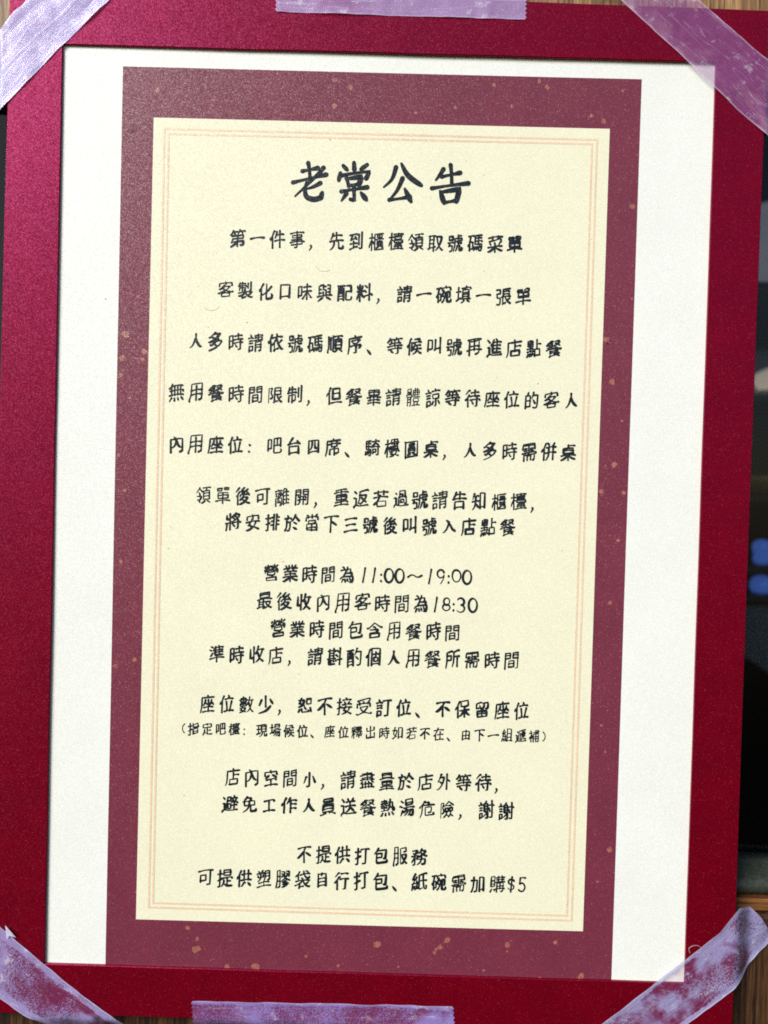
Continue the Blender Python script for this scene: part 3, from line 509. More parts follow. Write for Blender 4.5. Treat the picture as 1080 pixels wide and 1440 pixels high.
(28858,[[49,26,52,11],[44,26,40,42],[39,73,40,85],[28,59,31,52,40,42],[18,88,25,72,27,72],[52,72,56,84],[70,80,70,76,67,69],[23,9,27,11,33,18],[40,42,80,43,77,59],[14,26,72,26,70,42],[10,69,27,59,86,60,85,77,82,88,80,90,68,90]]),
(28961,[[59,77,62,89],[89,89,80,76,75,75],[39,90,41,88,39,77],[23,24,18,26,12,31,9,31],[9,91,12,90,22,76,24,75],[75,20,75,64],[58,64,58,20],[41,20,41,64],[23,24,24,64],[89,47,85,43,15,43],[25,20,85,20],[89,64,11,64],[28,10,23,24]]),
(29105,[[62,42,55,39],[78,77,88,89,86,91],[39,80,39,90],[61,89,59,78],[62,47,68,48,73,52],[47,41,36,36],[10,91,15,88,22,77],[22,36,11,42],[43,16,15,16],[11,28,47,28],[44,51,15,51],[90,52,91,58,90,66,85,67,83,62,81,49,80,24,56,23],[30,10,30,28],[30,44,30,64],[11,67,47,64,51,67,53,64,59,56,62,45,66,9]]),
(29151,[[38,20,47,14],[70,9,68,23],[49,31,52,33,57,31,68,23],[81,20,88,14],[31,9,28,24],[17,15,12,22],[52,22,57,15],[85,41,15,40],[41,31,28,24],[58,64,72,62,72,51,28,51,28,62,58,64],[85,50,86,34,68,23],[80,89,80,76,78,74,23,74,22,75,23,88,80,89],[15,50,15,41,11,38,12,34,22,30,28,24]]),
(29694,[[56,60,55,72,49,81,39,89,31,89],[89,76,91,81,89,89,74,89,72,83,72,60],[85,44,48,44],[85,59,89,62],[85,28,48,28],[12,41,35,41],[24,69,24,15],[11,15,36,15],[85,59,48,59,48,14,85,15,85,59],[9,76,10,74,24,69,39,66]]),
(29992,[[20,61,83,61],[20,39,83,39],[50,17,50,89],[11,93,11,89,16,80,19,64,22,17,83,17,82,85,81,89,68,89]]),
(30001,[[83,56,17,56],[50,10,50,83],[83,84,17,84],[83,89,82,28,18,28,17,30,17,90]]),
(30041,[[44,11,39,11,19,16,17,18,17,42,40,38],[50,57,50,86],[72,45,80,45,83,43,85,34,85,15,53,15],[23,72,78,72],[78,86,23,86,23,57,77,57,78,86],[36,27,41,38,45,45,48,43,48,45,51,45,57,41,61,32,64,15]]),
(30050,[[86,80,15,80],[81,26,19,26],[28,39,28,66],[72,39,72,66],[84,66,17,66],[50,90,50,15],[11,52,89,52],[72,39,81,38,80,14,19,15,20,39,72,39]]),
(30070,[[19,10,24,11,27,16,28,24],[50,10,50,24],[64,51,72,50,70,38,30,38,30,51,64,51],[20,75,81,75],[50,62,50,88],[86,36,85,24,50,24,15,24,15,36],[81,10,77,11,75,14,72,18,72,24],[81,88,20,88,20,62,80,62,81,88]]),
(30340,[[41,51,15,51],[59,47,70,62,69,66],[58,25,86,25,85,69,82,83,78,88,75,88,66,88,62,86],[25,25,30,9],[15,80,40,80,41,78,41,26,15,25,15,88],[61,10,58,24,50,40]]),
(30433,[[78,36,82,40],[40,88,40,68],[39,56,39,60],[75,53,78,55,88,64],[59,68,59,88],[22,68,22,88],[22,68,17,62],[60,61,58,56],[20,38,78,36],[20,15,77,15,78,36],[78,88,77,68,22,68],[90,88,10,88],[90,25,10,25],[50,10,50,48],[11,48,89,48],[11,66,15,64,22,56]]),
(30693,[[47,80,34,64,28,62],[85,80,58,80],[48,48,10,48],[45,23,18,23],[85,85,85,19,59,18,58,19,58,86],[11,88,20,78,28,61,31,23],[11,36,18,22,20,11,22,10]]),
(30871,[[56,64,49,60],[66,18,62,9],[15,51,10,53,9,61],[91,80,90,88,85,90,73,89,69,84,69,39,85,38,85,64,84,67,78,67],[89,28,88,19,66,18,42,19,42,28],[17,78,31,78,32,76,32,44,17,44],[34,15,10,15],[48,40,60,40,59,51,51,76,47,83,40,89],[23,15,15,50,17,53,17,85],[50,31,40,57,38,59,32,59]]),
(30908,[[16,55,10,57,9,64],[57,70,58,82],[17,78,34,78,35,76,35,44,17,43],[81,75,76,66],[47,69,42,85],[69,80,67,69],[11,15,39,15],[88,45,84,43,49,43],[68,14,68,58],[84,28,49,28],[74,90,82,90,85,88,88,77,88,58,49,57,49,15,86,14],[22,15,16,53,17,57,17,85]]),
(31354,[[39,35,17,49],[84,48,62,35,60,35],[51,20,48,10],[50,86,50,57],[14,35,14,23,15,22,85,22,86,33],[14,86,86,86],[23,57,76,57,81,60]]),
(31532,[[72,18,76,27],[44,67,39,75,28,82,16,89,12,89],[34,30,35,26,32,18],[26,9,23,17],[23,17,14,28,10,30],[20,66,16,68],[48,17,23,17],[18,36,80,36,81,38,81,49,80,51,23,51,20,66],[89,17,60,17],[50,90,50,36],[20,66,42,66,45,67,51,66,83,66,83,76,80,84,69,86,66,84],[62,9,60,16,50,28]]),
(31561,[[25,9,23,10,20,17],[72,27,69,18],[59,10,58,17],[28,17,31,26,30,30],[8,28,11,27,18,18,20,17],[89,17,58,17],[20,38,81,38],[69,52,68,88,64,90,56,90],[14,66,86,66],[90,52,10,52],[45,17,20,17],[58,17,56,18,49,28,50,52],[30,66,30,74,41,84]]),
(32025,[[26,84,25,70],[36,25,30,35,25,39],[15,57,38,56],[15,57,10,61],[38,64,36,68,39,77,38,81],[14,70,10,86,8,89],[89,47,49,47],[89,72,91,77,90,85,88,88,82,86,77,78,72,45,72,16],[89,14,84,12,49,19,49,85,57,85,66,83,67,80],[35,45,40,58],[27,10,14,35,15,38,24,36,23,40,25,39,15,57]]),
(32068,[[52,39,83,39],[27,85,25,70],[52,64,83,64],[36,25,30,35,25,39],[8,89,11,85,14,70],[38,66,36,68,40,77,39,81],[52,88,52,16,53,15,83,15,83,88],[90,88,44,88],[40,60,36,45],[27,11,14,36,15,38,24,36,23,40,25,39,24,43,17,52,16,57,39,56]]),
(32769,[[7,66,12,67,36,58],[50,43,47,49,39,55,36,58],[36,69,52,66,74,59,81,60],[36,58,36,83,40,88,47,89,80,88,83,85,85,78,83,74],[43,10,43,42],[72,27,66,23,19,23],[83,15,64,36,61,41],[89,42,61,41,50,43,11,42]]),
(33184,[[69,22,75,25],[83,73,66,84,50,90,43,90],[59,31,52,32,42,38,41,40],[68,57,50,67,47,66],[43,22,48,25],[31,58,15,58],[47,77,50,77,58,75,75,66],[31,35,15,35],[85,40,85,14,68,12],[91,58,88,58,75,52,59,39,58,14,41,12],[9,89,15,58,15,15,16,14,30,14,31,15,31,86,28,89,22,89],[39,61,64,44,69,36,80,31,85,30]]),
(33258,[[22,64,80,64],[80,43,22,43],[50,9,47,16,45,23],[80,85,22,85],[80,89,78,23,24,23,22,24,22,90]]),
(33287,[[68,50,81,50],[19,50,32,50],[19,32,31,32],[81,33,69,33],[85,89,64,76,61,77],[14,89,35,77,39,77],[58,20,43,20],[43,47,43,67],[68,15,82,15,80,67],[43,10,43,35,58,36,58,67],[90,67,11,67],[34,12,31,11,18,17,20,67]]),
(33509,[[49,31,45,33,43,42],[9,74,12,74,24,66,30,64],[34,28,34,10],[89,19,12,19],[66,28,66,10],[11,42,89,42],[39,42,38,49,30,64,31,85,80,85,80,61,32,60]]),
(33756,[[44,66,40,72,25,82,14,86,9,85],[20,43,26,52],[47,42,49,48,49,50],[84,40,81,41,73,52,70,55],[56,66,61,73,75,81,86,86,92,85],[16,34,48,33,77,28,83,31],[50,58,50,90],[12,16,89,16],[34,23,34,10],[66,10,66,23],[89,64,58,64,55,66,11,64]]),
(34399,[[52,89,58,81,62,64,76,64,76,85,77,88,84,88,90,86,91,78,89,75],[66,16,85,16],[20,89,26,89,30,88,32,82,33,62,16,61],[12,64,16,61],[18,47,16,61],[14,33,14,14,35,14,35,33,14,33],[78,40,56,42],[66,35,66,50,67,52,83,53,85,52,86,49],[88,39,89,28,48,28,48,60,45,76,41,88,42,92],[9,47,38,47],[66,10,66,28]]),
(34892,[[24,48,18,50,10,56],[60,90,69,90,74,89,74,86,75,42],[48,16,86,16],[33,10,30,10,11,28],[43,42,90,42],[38,30,33,31,26,41,24,47,25,90]]),
(34955,[[8,74,12,75,26,70,32,69],[83,64,67,74],[32,85,32,69],[32,85,53,82],[32,85,28,90],[43,42,48,44,50,48,49,56],[24,25,18,26,10,32],[81,16,72,10,69,10],[90,38,85,44,74,43,64,34,60,25],[32,69,34,67,42,61,44,57],[57,25,55,10],[89,56,11,56],[36,27,89,23],[31,11,26,18,24,24,25,45],[55,57,57,64,69,77,85,85,92,84]]),
(35036,[[28,53,35,45],[28,53,34,64],[20,11,24,17,24,20],[85,55,43,55],[85,70,43,70],[64,10,64,89],[78,90,84,89,85,86,85,40,84,39,43,40,43,90],[23,89,22,52,31,27,11,26],[9,66,10,64,16,56,23,52,28,53],[76,10,86,16,86,23,41,23]]),
(35069,[[85,68,82,68,67,77],[73,51,80,51,83,48,83,11],[66,39,66,15],[43,49,49,50],[50,16,17,15],[32,9,32,51],[10,27,52,27,56,30],[89,61,11,61],[30,74,31,88,53,83],[10,77,12,77,30,74,42,66,44,61],[18,10,17,15,14,20,15,27],[15,49,16,36,49,36,49,49,51,60,58,72,62,76,67,78,69,81,75,84,86,88,91,86]]),
(35330,[[10,25,40,25],[15,50,38,50],[26,17,23,10],[38,38,15,38],[75,18,75,85,72,88,59,89],[90,18,49,18],[15,89,15,64,36,64,36,64,36,84,15,84]]),
(35531,[[34,50,14,50],[14,38,34,38],[10,25,36,25],[22,10,25,16,25,19],[51,61,84,61],[51,73,84,73],[49,26,85,26,90,30],[47,16,88,16,91,18],[75,90,82,90,84,86,84,50,83,49,52,50,51,90],[44,39,90,39],[67,10,67,38],[14,89,14,64,34,64,35,64,34,84,14,84]]),
(35538,[[52,67,45,83],[10,25,36,25],[14,38,34,38],[82,67,89,83],[67,56,84,55,84,35,49,35,49,55,67,56],[67,56,67,86,64,89,57,90],[34,50,14,50],[22,10,25,18],[68,20,64,10],[89,20,47,20],[14,84,33,84,34,83,34,64,14,64,14,89]]),
(35613,[[48,20,50,11,52,9],[28,50,15,50],[58,34,41,34],[28,38,15,38],[20,11,22,17,20,20],[11,25,31,25],[68,44,72,62],[58,47,41,47],[84,11,84,85,81,89,75,90,72,88],[14,89,14,64,27,64,28,64,28,84,14,85],[93,34,89,31,67,31],[47,89,53,90,58,88,58,64,53,59,41,58,41,20,58,20,58,58,36,81]]),
(36092,[[34,49,14,49],[11,89,19,74],[32,76,36,84],[34,31,14,31],[84,62,48,62],[89,17,44,17],[66,75,66,40],[76,40,76,10],[56,40,56,10],[14,31,14,14,34,14,34,66,14,66,14,31],[47,28,86,28],[48,90,48,52,50,51,84,51,84,89,81,90,74,90],[90,40,42,40],[91,75,42,75]]),
(36820,[[23,77,23,45,11,44],[23,77,12,84,11,89],[23,77,36,84,49,88,88,86,92,83],[23,23,16,15,12,14],[34,72,42,51,43,17,83,12,90,14],[51,48,56,49,80,69],[42,34,82,35,78,47,70,58,56,70,49,74,45,73]]),
(36865,[[61,55,51,68,41,75,36,75],[61,55,66,57,83,75],[25,26,25,23,15,11],[23,77,23,42,11,42],[23,77,36,85,45,88,84,88,93,84],[23,77,18,80,11,85,10,93],[72,27,73,22,78,11],[47,11,51,19],[36,48,89,48],[85,27,40,27],[61,55,61,28]]),
(36914,[[12,47,23,47,23,78],[12,90,14,85,23,78],[12,12,24,23,23,26],[42,32,36,34,32,39],[23,78,39,85,52,88,86,88,93,84],[84,56,42,56],[42,40,84,40],[44,25,88,25],[62,11,66,14,68,23,66,26,66,72],[89,72,43,72,42,31,49,11]]),
(36942,[[45,25,62,26,62,42],[10,91,10,86,12,84,18,78,23,77],[27,23,22,17],[10,42,23,42,23,77],[52,68,52,53,70,53,70,68,52,68],[94,83,89,88,50,89,38,86,23,77],[77,42,77,14,76,12,45,12,45,42],[39,76,39,42,83,42,85,43,85,73,84,76,77,77]]),
(36958,[[66,23,85,23],[89,69,90,72,89,76,78,76,76,72,76,58,64,58,60,73,53,77],[10,91,10,86,12,84,22,77],[22,77,22,42,10,42],[22,77,38,86,50,89,89,88,94,83],[27,23,22,17],[85,38,88,36,86,32,50,32,49,60,44,73,40,76],[88,11,81,10,38,16,36,51,31,73],[57,42,80,40],[86,48,83,50,69,50,67,49,66,14]]),
(36991,[[80,43,85,28],[92,84,89,86,83,88,52,88,36,84,22,78],[69,36,68,28],[14,15,22,25],[22,78,22,47,11,47],[22,78,11,85,10,91],[76,20,74,10],[76,43,76,76],[89,22,64,22],[64,59,89,59],[93,47,89,43,62,43],[36,35,55,34,55,15,38,15,35,50,40,53,40,75,56,75,55,50,41,50,35,53,30,66,30,70]]),
(37196,[[43,83,12,83],[60,25,88,26,86,62,84,83,80,89,67,89],[43,68,12,68],[59,48,72,62],[12,57,18,57,23,49,23,14],[34,14,33,52,35,55,43,55],[11,14,44,14],[43,89,43,32,15,31,12,32,12,90],[66,9,64,11,60,25,52,39]]),
(37197,[[14,68,45,68],[45,83,14,83],[88,44,59,44,59,83,60,86,64,89,86,88,89,85,91,75],[14,57,19,57,24,48,25,14],[48,14,11,14],[35,14,34,52,36,55,45,55],[88,50,86,15,58,15],[45,89,45,31,15,31,14,32,14,90]]),
(37323,[[56,50,58,66],[9,83,10,76,19,57,24,52],[12,24,15,36],[25,56,31,58,36,62],[39,23,34,36],[74,12,74,28],[61,12,61,28],[84,39,51,39],[86,78,48,78],[67,50,67,28],[67,90,67,67],[90,50,44,50],[47,66,89,66],[10,44,40,44],[74,28,86,28,86,14,48,14,48,28,74,28],[76,66,80,50],[41,11,35,10,11,15],[25,90,25,56,24,51,25,43,25,14]]),
(37325,[[86,76,83,74,17,74],[89,88,11,88],[80,50,22,50],[22,50,22,60,23,61,77,61,80,59,80,39,77,38,23,38,22,50],[89,26,11,26],[50,14,50,86],[20,15,78,11]]),
(37327,[[77,22,23,22],[89,39,11,39],[80,58,22,58],[23,22,23,14,25,12,75,12,77,14,77,28,75,31,25,31,23,28,23,22],[10,89,90,89],[18,77,83,77],[50,49,50,88],[50,49,78,49,80,50,80,66,23,67,22,49,50,49]]),
(38283,[[57,26,85,26],[42,26,15,26],[59,89,59,51],[72,67,28,67],[74,90,83,89,85,85,85,15,83,14,59,14,57,15,58,40,85,40],[15,90,15,15,41,14,42,15,42,40,15,40],[73,55,69,51,30,51],[25,89,32,88,39,76,40,51]]),
(38291,[[58,26,85,26],[42,26,15,26],[64,67,35,67],[73,90,84,89,85,84,85,15,83,14,58,15,58,40,85,40],[15,90,15,15,17,14,41,14,42,15,42,40,15,40],[35,85,36,53,62,52,64,56,64,82,35,82]]),
(38480,[[15,90,15,14,33,14,34,15,28,38,35,51,35,60,33,66,27,68],[73,69,88,60],[48,31,83,31],[45,90,48,86],[66,83,48,86],[48,49,81,49,83,48,82,14,49,15,48,86],[64,49,66,60,74,75,84,85,88,88,91,86]]),
(38570,[[24,68,28,66,31,62,31,52,25,36,31,15,27,14,14,14,14,90],[33,89,47,76],[74,77,75,69],[74,77,62,89],[74,77,89,88],[51,68,49,69,47,76],[74,31,51,31,47,26],[56,81,47,76],[80,61,84,60,84,43,68,43,68,60,80,61],[57,57,57,43,41,43,41,60,56,60,57,57],[89,30,61,12,47,26,40,30,34,31]]),
(38626,[[28,10,31,17],[77,23,78,18,75,11],[53,42,53,36,58,34],[15,27,15,45,17,48,44,47,44,27],[49,17,11,17],[60,28,89,28],[91,69,86,66,59,66],[77,85,77,28],[59,47,88,47],[90,85,59,85],[12,90,12,60,15,58,48,59,48,88,47,89,39,90],[38,75,23,76,27,59,30,56,31,48],[25,27,38,38],[39,25,25,39],[35,67,38,75,42,81],[59,90,58,34,61,20,64,11,66,10]]),
(38656,[[40,89,40,68],[39,44,22,44],[61,68,61,89],[49,56,48,67],[24,34,39,34],[76,34,60,34],[78,44,60,44],[50,45,50,14],[86,36,86,25,85,24,15,24,14,25,14,36],[91,58,88,56,11,56],[84,16,81,14,18,14],[19,90,20,67,81,67,83,69,82,88,80,90,75,91]]),
(38918,[[40,86,40,12],[53,43,86,43],[10,90,9,88,12,75,15,58,15,14],[90,90,80,81,75,81],[27,77,27,19],[69,15,68,28],[62,81,48,89],[53,58,86,58],[89,15,50,15],[86,58,85,73,53,73,53,30,85,30,86,58]]),
(38936,[[17,72,27,77],[27,16,28,10],[27,16,24,17,9,36],[27,16,42,31,43,35],[68,15,67,28],[62,81,59,81,45,90,40,89],[52,43,86,43],[31,85,27,77],[27,77,35,66,40,55,14,53],[28,48,30,44,25,36],[74,81,78,82,90,90],[52,58,86,58],[89,15,49,15],[86,58,86,70,85,73,52,72,52,30,85,30,86,58]]),
(39184,[[57,14,82,14,81,19,74,30],[28,88,24,91],[28,88,48,85,52,83],[68,30,67,27,58,23],[68,30,74,30],[77,77,72,72],[27,36,23,33,20,33],[45,48,50,50,51,53],[28,64,72,64],[84,38,74,30],[72,72,28,73],[73,51,72,72],[48,14,32,14,31,22],[7,31,12,31,26,18],[28,88,30,50,52,35,62,34,67,32,68,30],[72,56,51,53,30,55,27,52,14,56,8,55],[10,44,14,45,25,40,27,38,36,32,41,27,41,23,23,22],[93,53,86,55,74,51,51,38],[83,75,80,75,72,83],[82,89,72,83,53,77,52,73]]),
(39438,[[68,27,57,36,51,39,47,38],[68,27,86,38],[19,68,20,81],[27,78,25,66],[11,68,9,84],[84,48,84,86,82,90,74,90],[40,75,35,74,31,64],[14,27,38,27],[41,45,36,42,14,42],[28,14,28,57],[48,48,90,48],[53,81,53,59,69,59,70,60,70,75,53,75],[89,19,50,19],[30,90,35,90,38,88,40,78,41,58,14,57,14,15,40,14],[70,9,68,27]]),
(39636,[[61,89,58,80,60,73],[77,73,78,80,76,89],[27,38,27,25,16,24],[42,44,36,50],[42,44,48,50,89,50],[36,50,17,50],[17,50,11,44,11,38,16,38],[36,74,17,74],[36,61,17,61],[77,73,84,72,83,60,53,60,53,73,77,73],[36,38,36,14,35,12,16,14,16,38],[74,40,75,9],[90,89,48,89],[86,28,50,28],[36,50,36,84,35,89,31,90],[61,9,62,40],[17,90,17,50],[62,40,50,40,50,17,86,17,86,40,62,40],[42,44,42,38,16,38]]),
(40670,[[9,90,11,89,15,77],[25,88,23,76],[38,22,34,33],[48,83,42,73],[22,32,19,22],[33,75,35,85],[90,31,69,31],[12,52,45,52],[69,10,69,55],[11,66,47,64],[28,12,44,14,44,41,14,40,14,14,28,12],[28,64,28,12],[56,85,85,85,86,84,85,55,57,55,56,90]]),
(65288,[[89,9,81,19,76,27,73,39,72,52,73,64,77,75,84,88,89,91]]),
(65289,[[11,9,19,19,25,31,27,41,28,55,23,75,15,88,11,91]]),
):
    GLYPH[chr(code)] = [[(s[i] / 100, s[i + 1] / 100) for i in range(0, len(s), 2)] for s in rows]
def arc(cx, cy, rx, ry, a0, a1, k=10): return [(cx + rx * math.cos(R(a0 + (a1 - a0) * i / k)), cy + ry * math.sin(R(a0 + (a1 - a0) * i / k))) for i in range(k + 1)]
DIGIT = {                                     # x right, y down, unit high
    '0': [arc(.5, .5, .36, .46, -80, 282, 20)], '1': [[(.64, .02), (.56, .5), (.46, .98)]],
    '9': [arc(.48, .3, .29, .27, -20, -345, 14) + [(.76, .5), (.66, .75), (.5, .97)]],
    '8': [arc(.5, .28, .25, .24, 60, 420, 14), arc(.48, .74, .31, .24, -80, 280, 14)],
    '3': [arc(.42, .28, .30, .25, -150, 75, 10), arc(.42, .74, .34, .25, -80, 150, 10)],
    '5': [[(.34, .06), (.30, .45)], [(.34, .06), (.78, .04)], [(.30, .45)] + arc(.46, .68, .31, .28, -90, 140, 10)],
    '$': [arc(.5, .33, .26, .17, -20, -250, 10) + [(.56, .52)] + arc(.46, .68, .28, .18, -60, 160, 10), [(.56, .0), (.46, 1.0)]],
    ':': [[(.5, .42), (.5, .47)], [(.5, .84), (.5, .89)]], '~': [[(.05, .58), (.25, .46), (.45, .5), (.62, .6), (.8, .58), (.98, .45)]]}
PUNCT = {'，': [[(.20, .80), (.22, .88), (.12, 1.04)]], '、': [[(.12, .76), (.30, .98)]], '：': [[(.22, .46), (.25, .49)], [(.20, .82), (.23, .85)]]}
def spline(p, k=4):
    if len(p) < 3: return [Vector(p[0]).lerp(Vector(p[1]), i / 6) for i in range(7)]
    P = [Vector(q) for q in p]; out = []
    for i in range(len(P) - 1):
        a, b = P[max(i - 1, 0)], P[i]; c, d = P[i + 1], P[min(i + 2, len(P) - 1)]
        d1, d2 = (b - a), (c - b); sharp1 = i > 0 and d1.length > 0 and d1.normalized().dot(d2.normalized()) < .45
        d3 = (d - c); sharp2 = i < len(P) - 2 and d3.length > 0 and d2.normalized().dot(d3.normalized()) < .45
        if sharp1: a = b - d2
        if sharp2: d = c + d2
        for t in range(k):
            t /= k; out.append(.5 * ((2 * b) + (c - a) * t + (2 * a - 5 * b + 4 * c - d) * t * t + (3 * b - a - 3 * c + d) * t ** 3))
    out.append(P[-1]); return out
def profile(p, q):
    """brush pressure from the way the stroke runs; p in em space, y down"""
    d = p[-1] - p[0]; L = sum((b - a).length for a, b in zip(p, p[1:]))
    n = len(p); ws = []
    for i in range(n):
        t = i / (n - 1)
        if L < .2: w = .95 + .3 * t - .35 * max(0, t - .75) * 4 * (abs(d.x) > .03)
        elif abs(d.y) < .3 * abs(d.x): w = 1.12 - .42 * math.sin(math.pi * min(1, t * 1.15)) + .22 * max(0, t - .75) * 4 * .6
        elif d.x < -.25 * abs(d.y): w = 1.2 - .72 * t ** 1.2
        elif d.x > .35 * abs(d.y): w = .68 + .72 * math.sin(math.pi * min(1, t * .78)) - .35 * max(0, t - .9) * 10 * .6
        else: w = 1.14 - .24 * math.sin(math.pi * t) - .10 * t
        ws.append(w * q)
    return ws
class Line:
    def __init__(self): self.bm = bmesh.new(); self.k = 0
    def strokes(self, st, x, z, sx, sz, wid, rise, rot, rnd, jit=.005):
        """st: polylines in a unit box (y down) whose middle goes to (x, z)"""
        for s in st:
            p = [Vector(q) for q in s]
            if abs(p[-1].y - p[0].y) > abs(p[-1].x - p[0].x) * .7:
                if p[-1].y < p[0].y: p = p[::-1]
            elif p[-1].x < p[0].x: p = p[::-1]
            p = [Vector((q.x + rnd.uniform(-jit, jit), q.y + rnd.uniform(-jit, jit))) for q in p]
            p = spline(p); ws = profile(p, wid)
            L = sum((b - a).length for a, b in zip(p, p[1:]))
            d = p[-1] - p[0]; out = []
            for i, q in enumerate(p):
                X, Y = q.x - .5, .5 - q.y
                if abs(d.y) < .3 * abs(d.x): Y += .05 * L * math.sin(math.pi * i / (len(p) - 1))    # horizontals arch a little
                Y += rise * X
                X, Y = X * sx, Y * sz
                out.append((x + X * math.cos(rot) - Y * math.sin(rot), z + X * math.sin(rot) + Y * math.cos(rot)))
            ribbon(self.bm, out, [v * 1.0 for v in ws], .00016 + .0000022 * (self.k % 16)); self.k += 1
SLOPE = R(.35)
def at(x, z): return x, z + (x + .0016) * math.tan(SLOPE)
def write(text, x0, z, pitch, em, seed, extra=()):
    rnd = random.Random(seed); ln = Line()
    for i, ch in enumerate(text):
        cx, cz = at(x0 + pitch * (i + .5), z)
        if ch in PUNCT:
            ln.strokes(PUNCT[ch], cx, cz, em, em, em * .105, 0, 0, rnd); continue
        st = GLYPH[ch]; ns = len(st)
        tot = sum(math.dist(a, b) for s in st for a, b in zip(s, s[1:]))
        wd = em * max(.075, .122 - .0057 * tot)
        if ch in '膠數險離體領': wd *= .8
        f = .82 if ch in '口四自由人入小工' else 1
        if ch in '（）': ln.strokes(st, cx, cz, em * .9, em * .8, em * .08, 0, 0, rnd); continue
        ln.strokes(st, cx + rnd.uniform(-.012, .012) * em, cz + rnd.uniform(-.03, .03) * em, em * rnd.uniform(.84, .93) * f, em * rnd.uniform(.98, 1.10) * f,
                   wd * rnd.uniform(.92, 1.1), rnd.uniform(.10, .18), R(rnd.uniform(-2.0, 1.2)), rnd)
    for ch, x, w_, h_ in extra:
        cx, cz = at(x, z); ln.strokes(DIGIT[ch], cx, cz, w_, h_, .00060, 0, 0, rnd, .006)
    return link('text_line', ln.bm, INK, panel)
write('第一件事，先到櫃檯領取號碼菜單', -0.04956, 0.08760, 0.006269, 0.0061, 11, [])
write('客製化口味與配料，請一碗填一張單', -0.05300, 0.07120, 0.006292, 0.0061, 12, [])
write('人多時請依號碼順序、等候叫號再進店點餐', -0.06207, 0.05490, 0.006313, 0.0061, 13, [])
write('無用餐時間限制，但餐畢請體諒等待座位的客人', -0.06779, 0.03850, 0.006267, 0.0061, 14, [])
write('內用座位：吧台四席、騎樓圓桌，人多時需併桌', -0.06742, 0.02220, 0.006231, 0.0061, 15, [])
write('領單後可離開，重返若過號請告知櫃檯，', -0.05844, 0.00610, 0.006273, 0.0061, 16, [])
write('將安排於當下三號後叫號入店點餐', -0.04871, -0.00220, 0.006247, 0.0061, 17, [])
write('營業時間為', -0.03607, -0.01830, 0.006030, 0.0061, 18, [('1', -0.00365, 0.0037, 0.0047), ('1', -0.00048, 0.0037, 0.0047), (':', 0.00201, 0.0037, 0.0047), ('0', 0.0045, 0.0037, 0.0047), ('0', 0.0079, 0.0037, 0.0047), ('~', 0.01265, 0.00463, 0.0047), ('1', 0.01741, 0.0037, 0.0047), ('9', 0.02103, 0.0037, 0.0047), (':', 0.02352, 0.0037, 0.0047), ('0', 0.02601, 0.0037, 0.0047), ('0', 0.02941, 0.0037, 0.0047)])
write('最後收內用客時間為', -0.03811, -0.02720, 0.006249, 0.0061, 19, [('1', 0.01949, 0.0037, 0.0047), ('8', 0.02312, 0.0037, 0.0047), (':', 0.02538, 0.0037, 0.0047), ('3', 0.02787, 0.0037, 0.0047), ('0', 0.0315, 0.0037, 0.0047)])
write('營業時間包含用餐時間', -0.03358, -0.03590, 0.006193, 0.0061, 20, [])
write('準時收店，請斟酌個人用餐所需時間', -0.05291, -0.04460, 0.006272, 0.0061, 21, [])
write('座位數少，恕不接受訂位、不保留座位', -0.05570, -0.06050, 0.006283, 0.0061, 22, [])
write('（指定吧檯：現場候位、座位釋出時如若不在、由下一組遞補）', -0.06324, -0.06870, 0.004361, 0.00435, 23, [])
write('店內空間小，請盡量於店外等待，', -0.04694, -0.08410, 0.006177, 0.0061, 24, [])
write('避免工作人員送餐熱湯危險，謝謝', -0.04763, -0.09280, 0.006317, 0.0061, 25, [])
write('不提供打包服務', -0.02330, -0.10840, 0.006158, 0.0061, 26, [])
write('可提供塑膠袋自行打包、紙碗需加購', -0.05481, -0.11660, 0.006245, 0.0061, 27, [('$', 0.04648, 0.00351, 0.00479), ('5', 0.0499, 0.00351, 0.00479)])
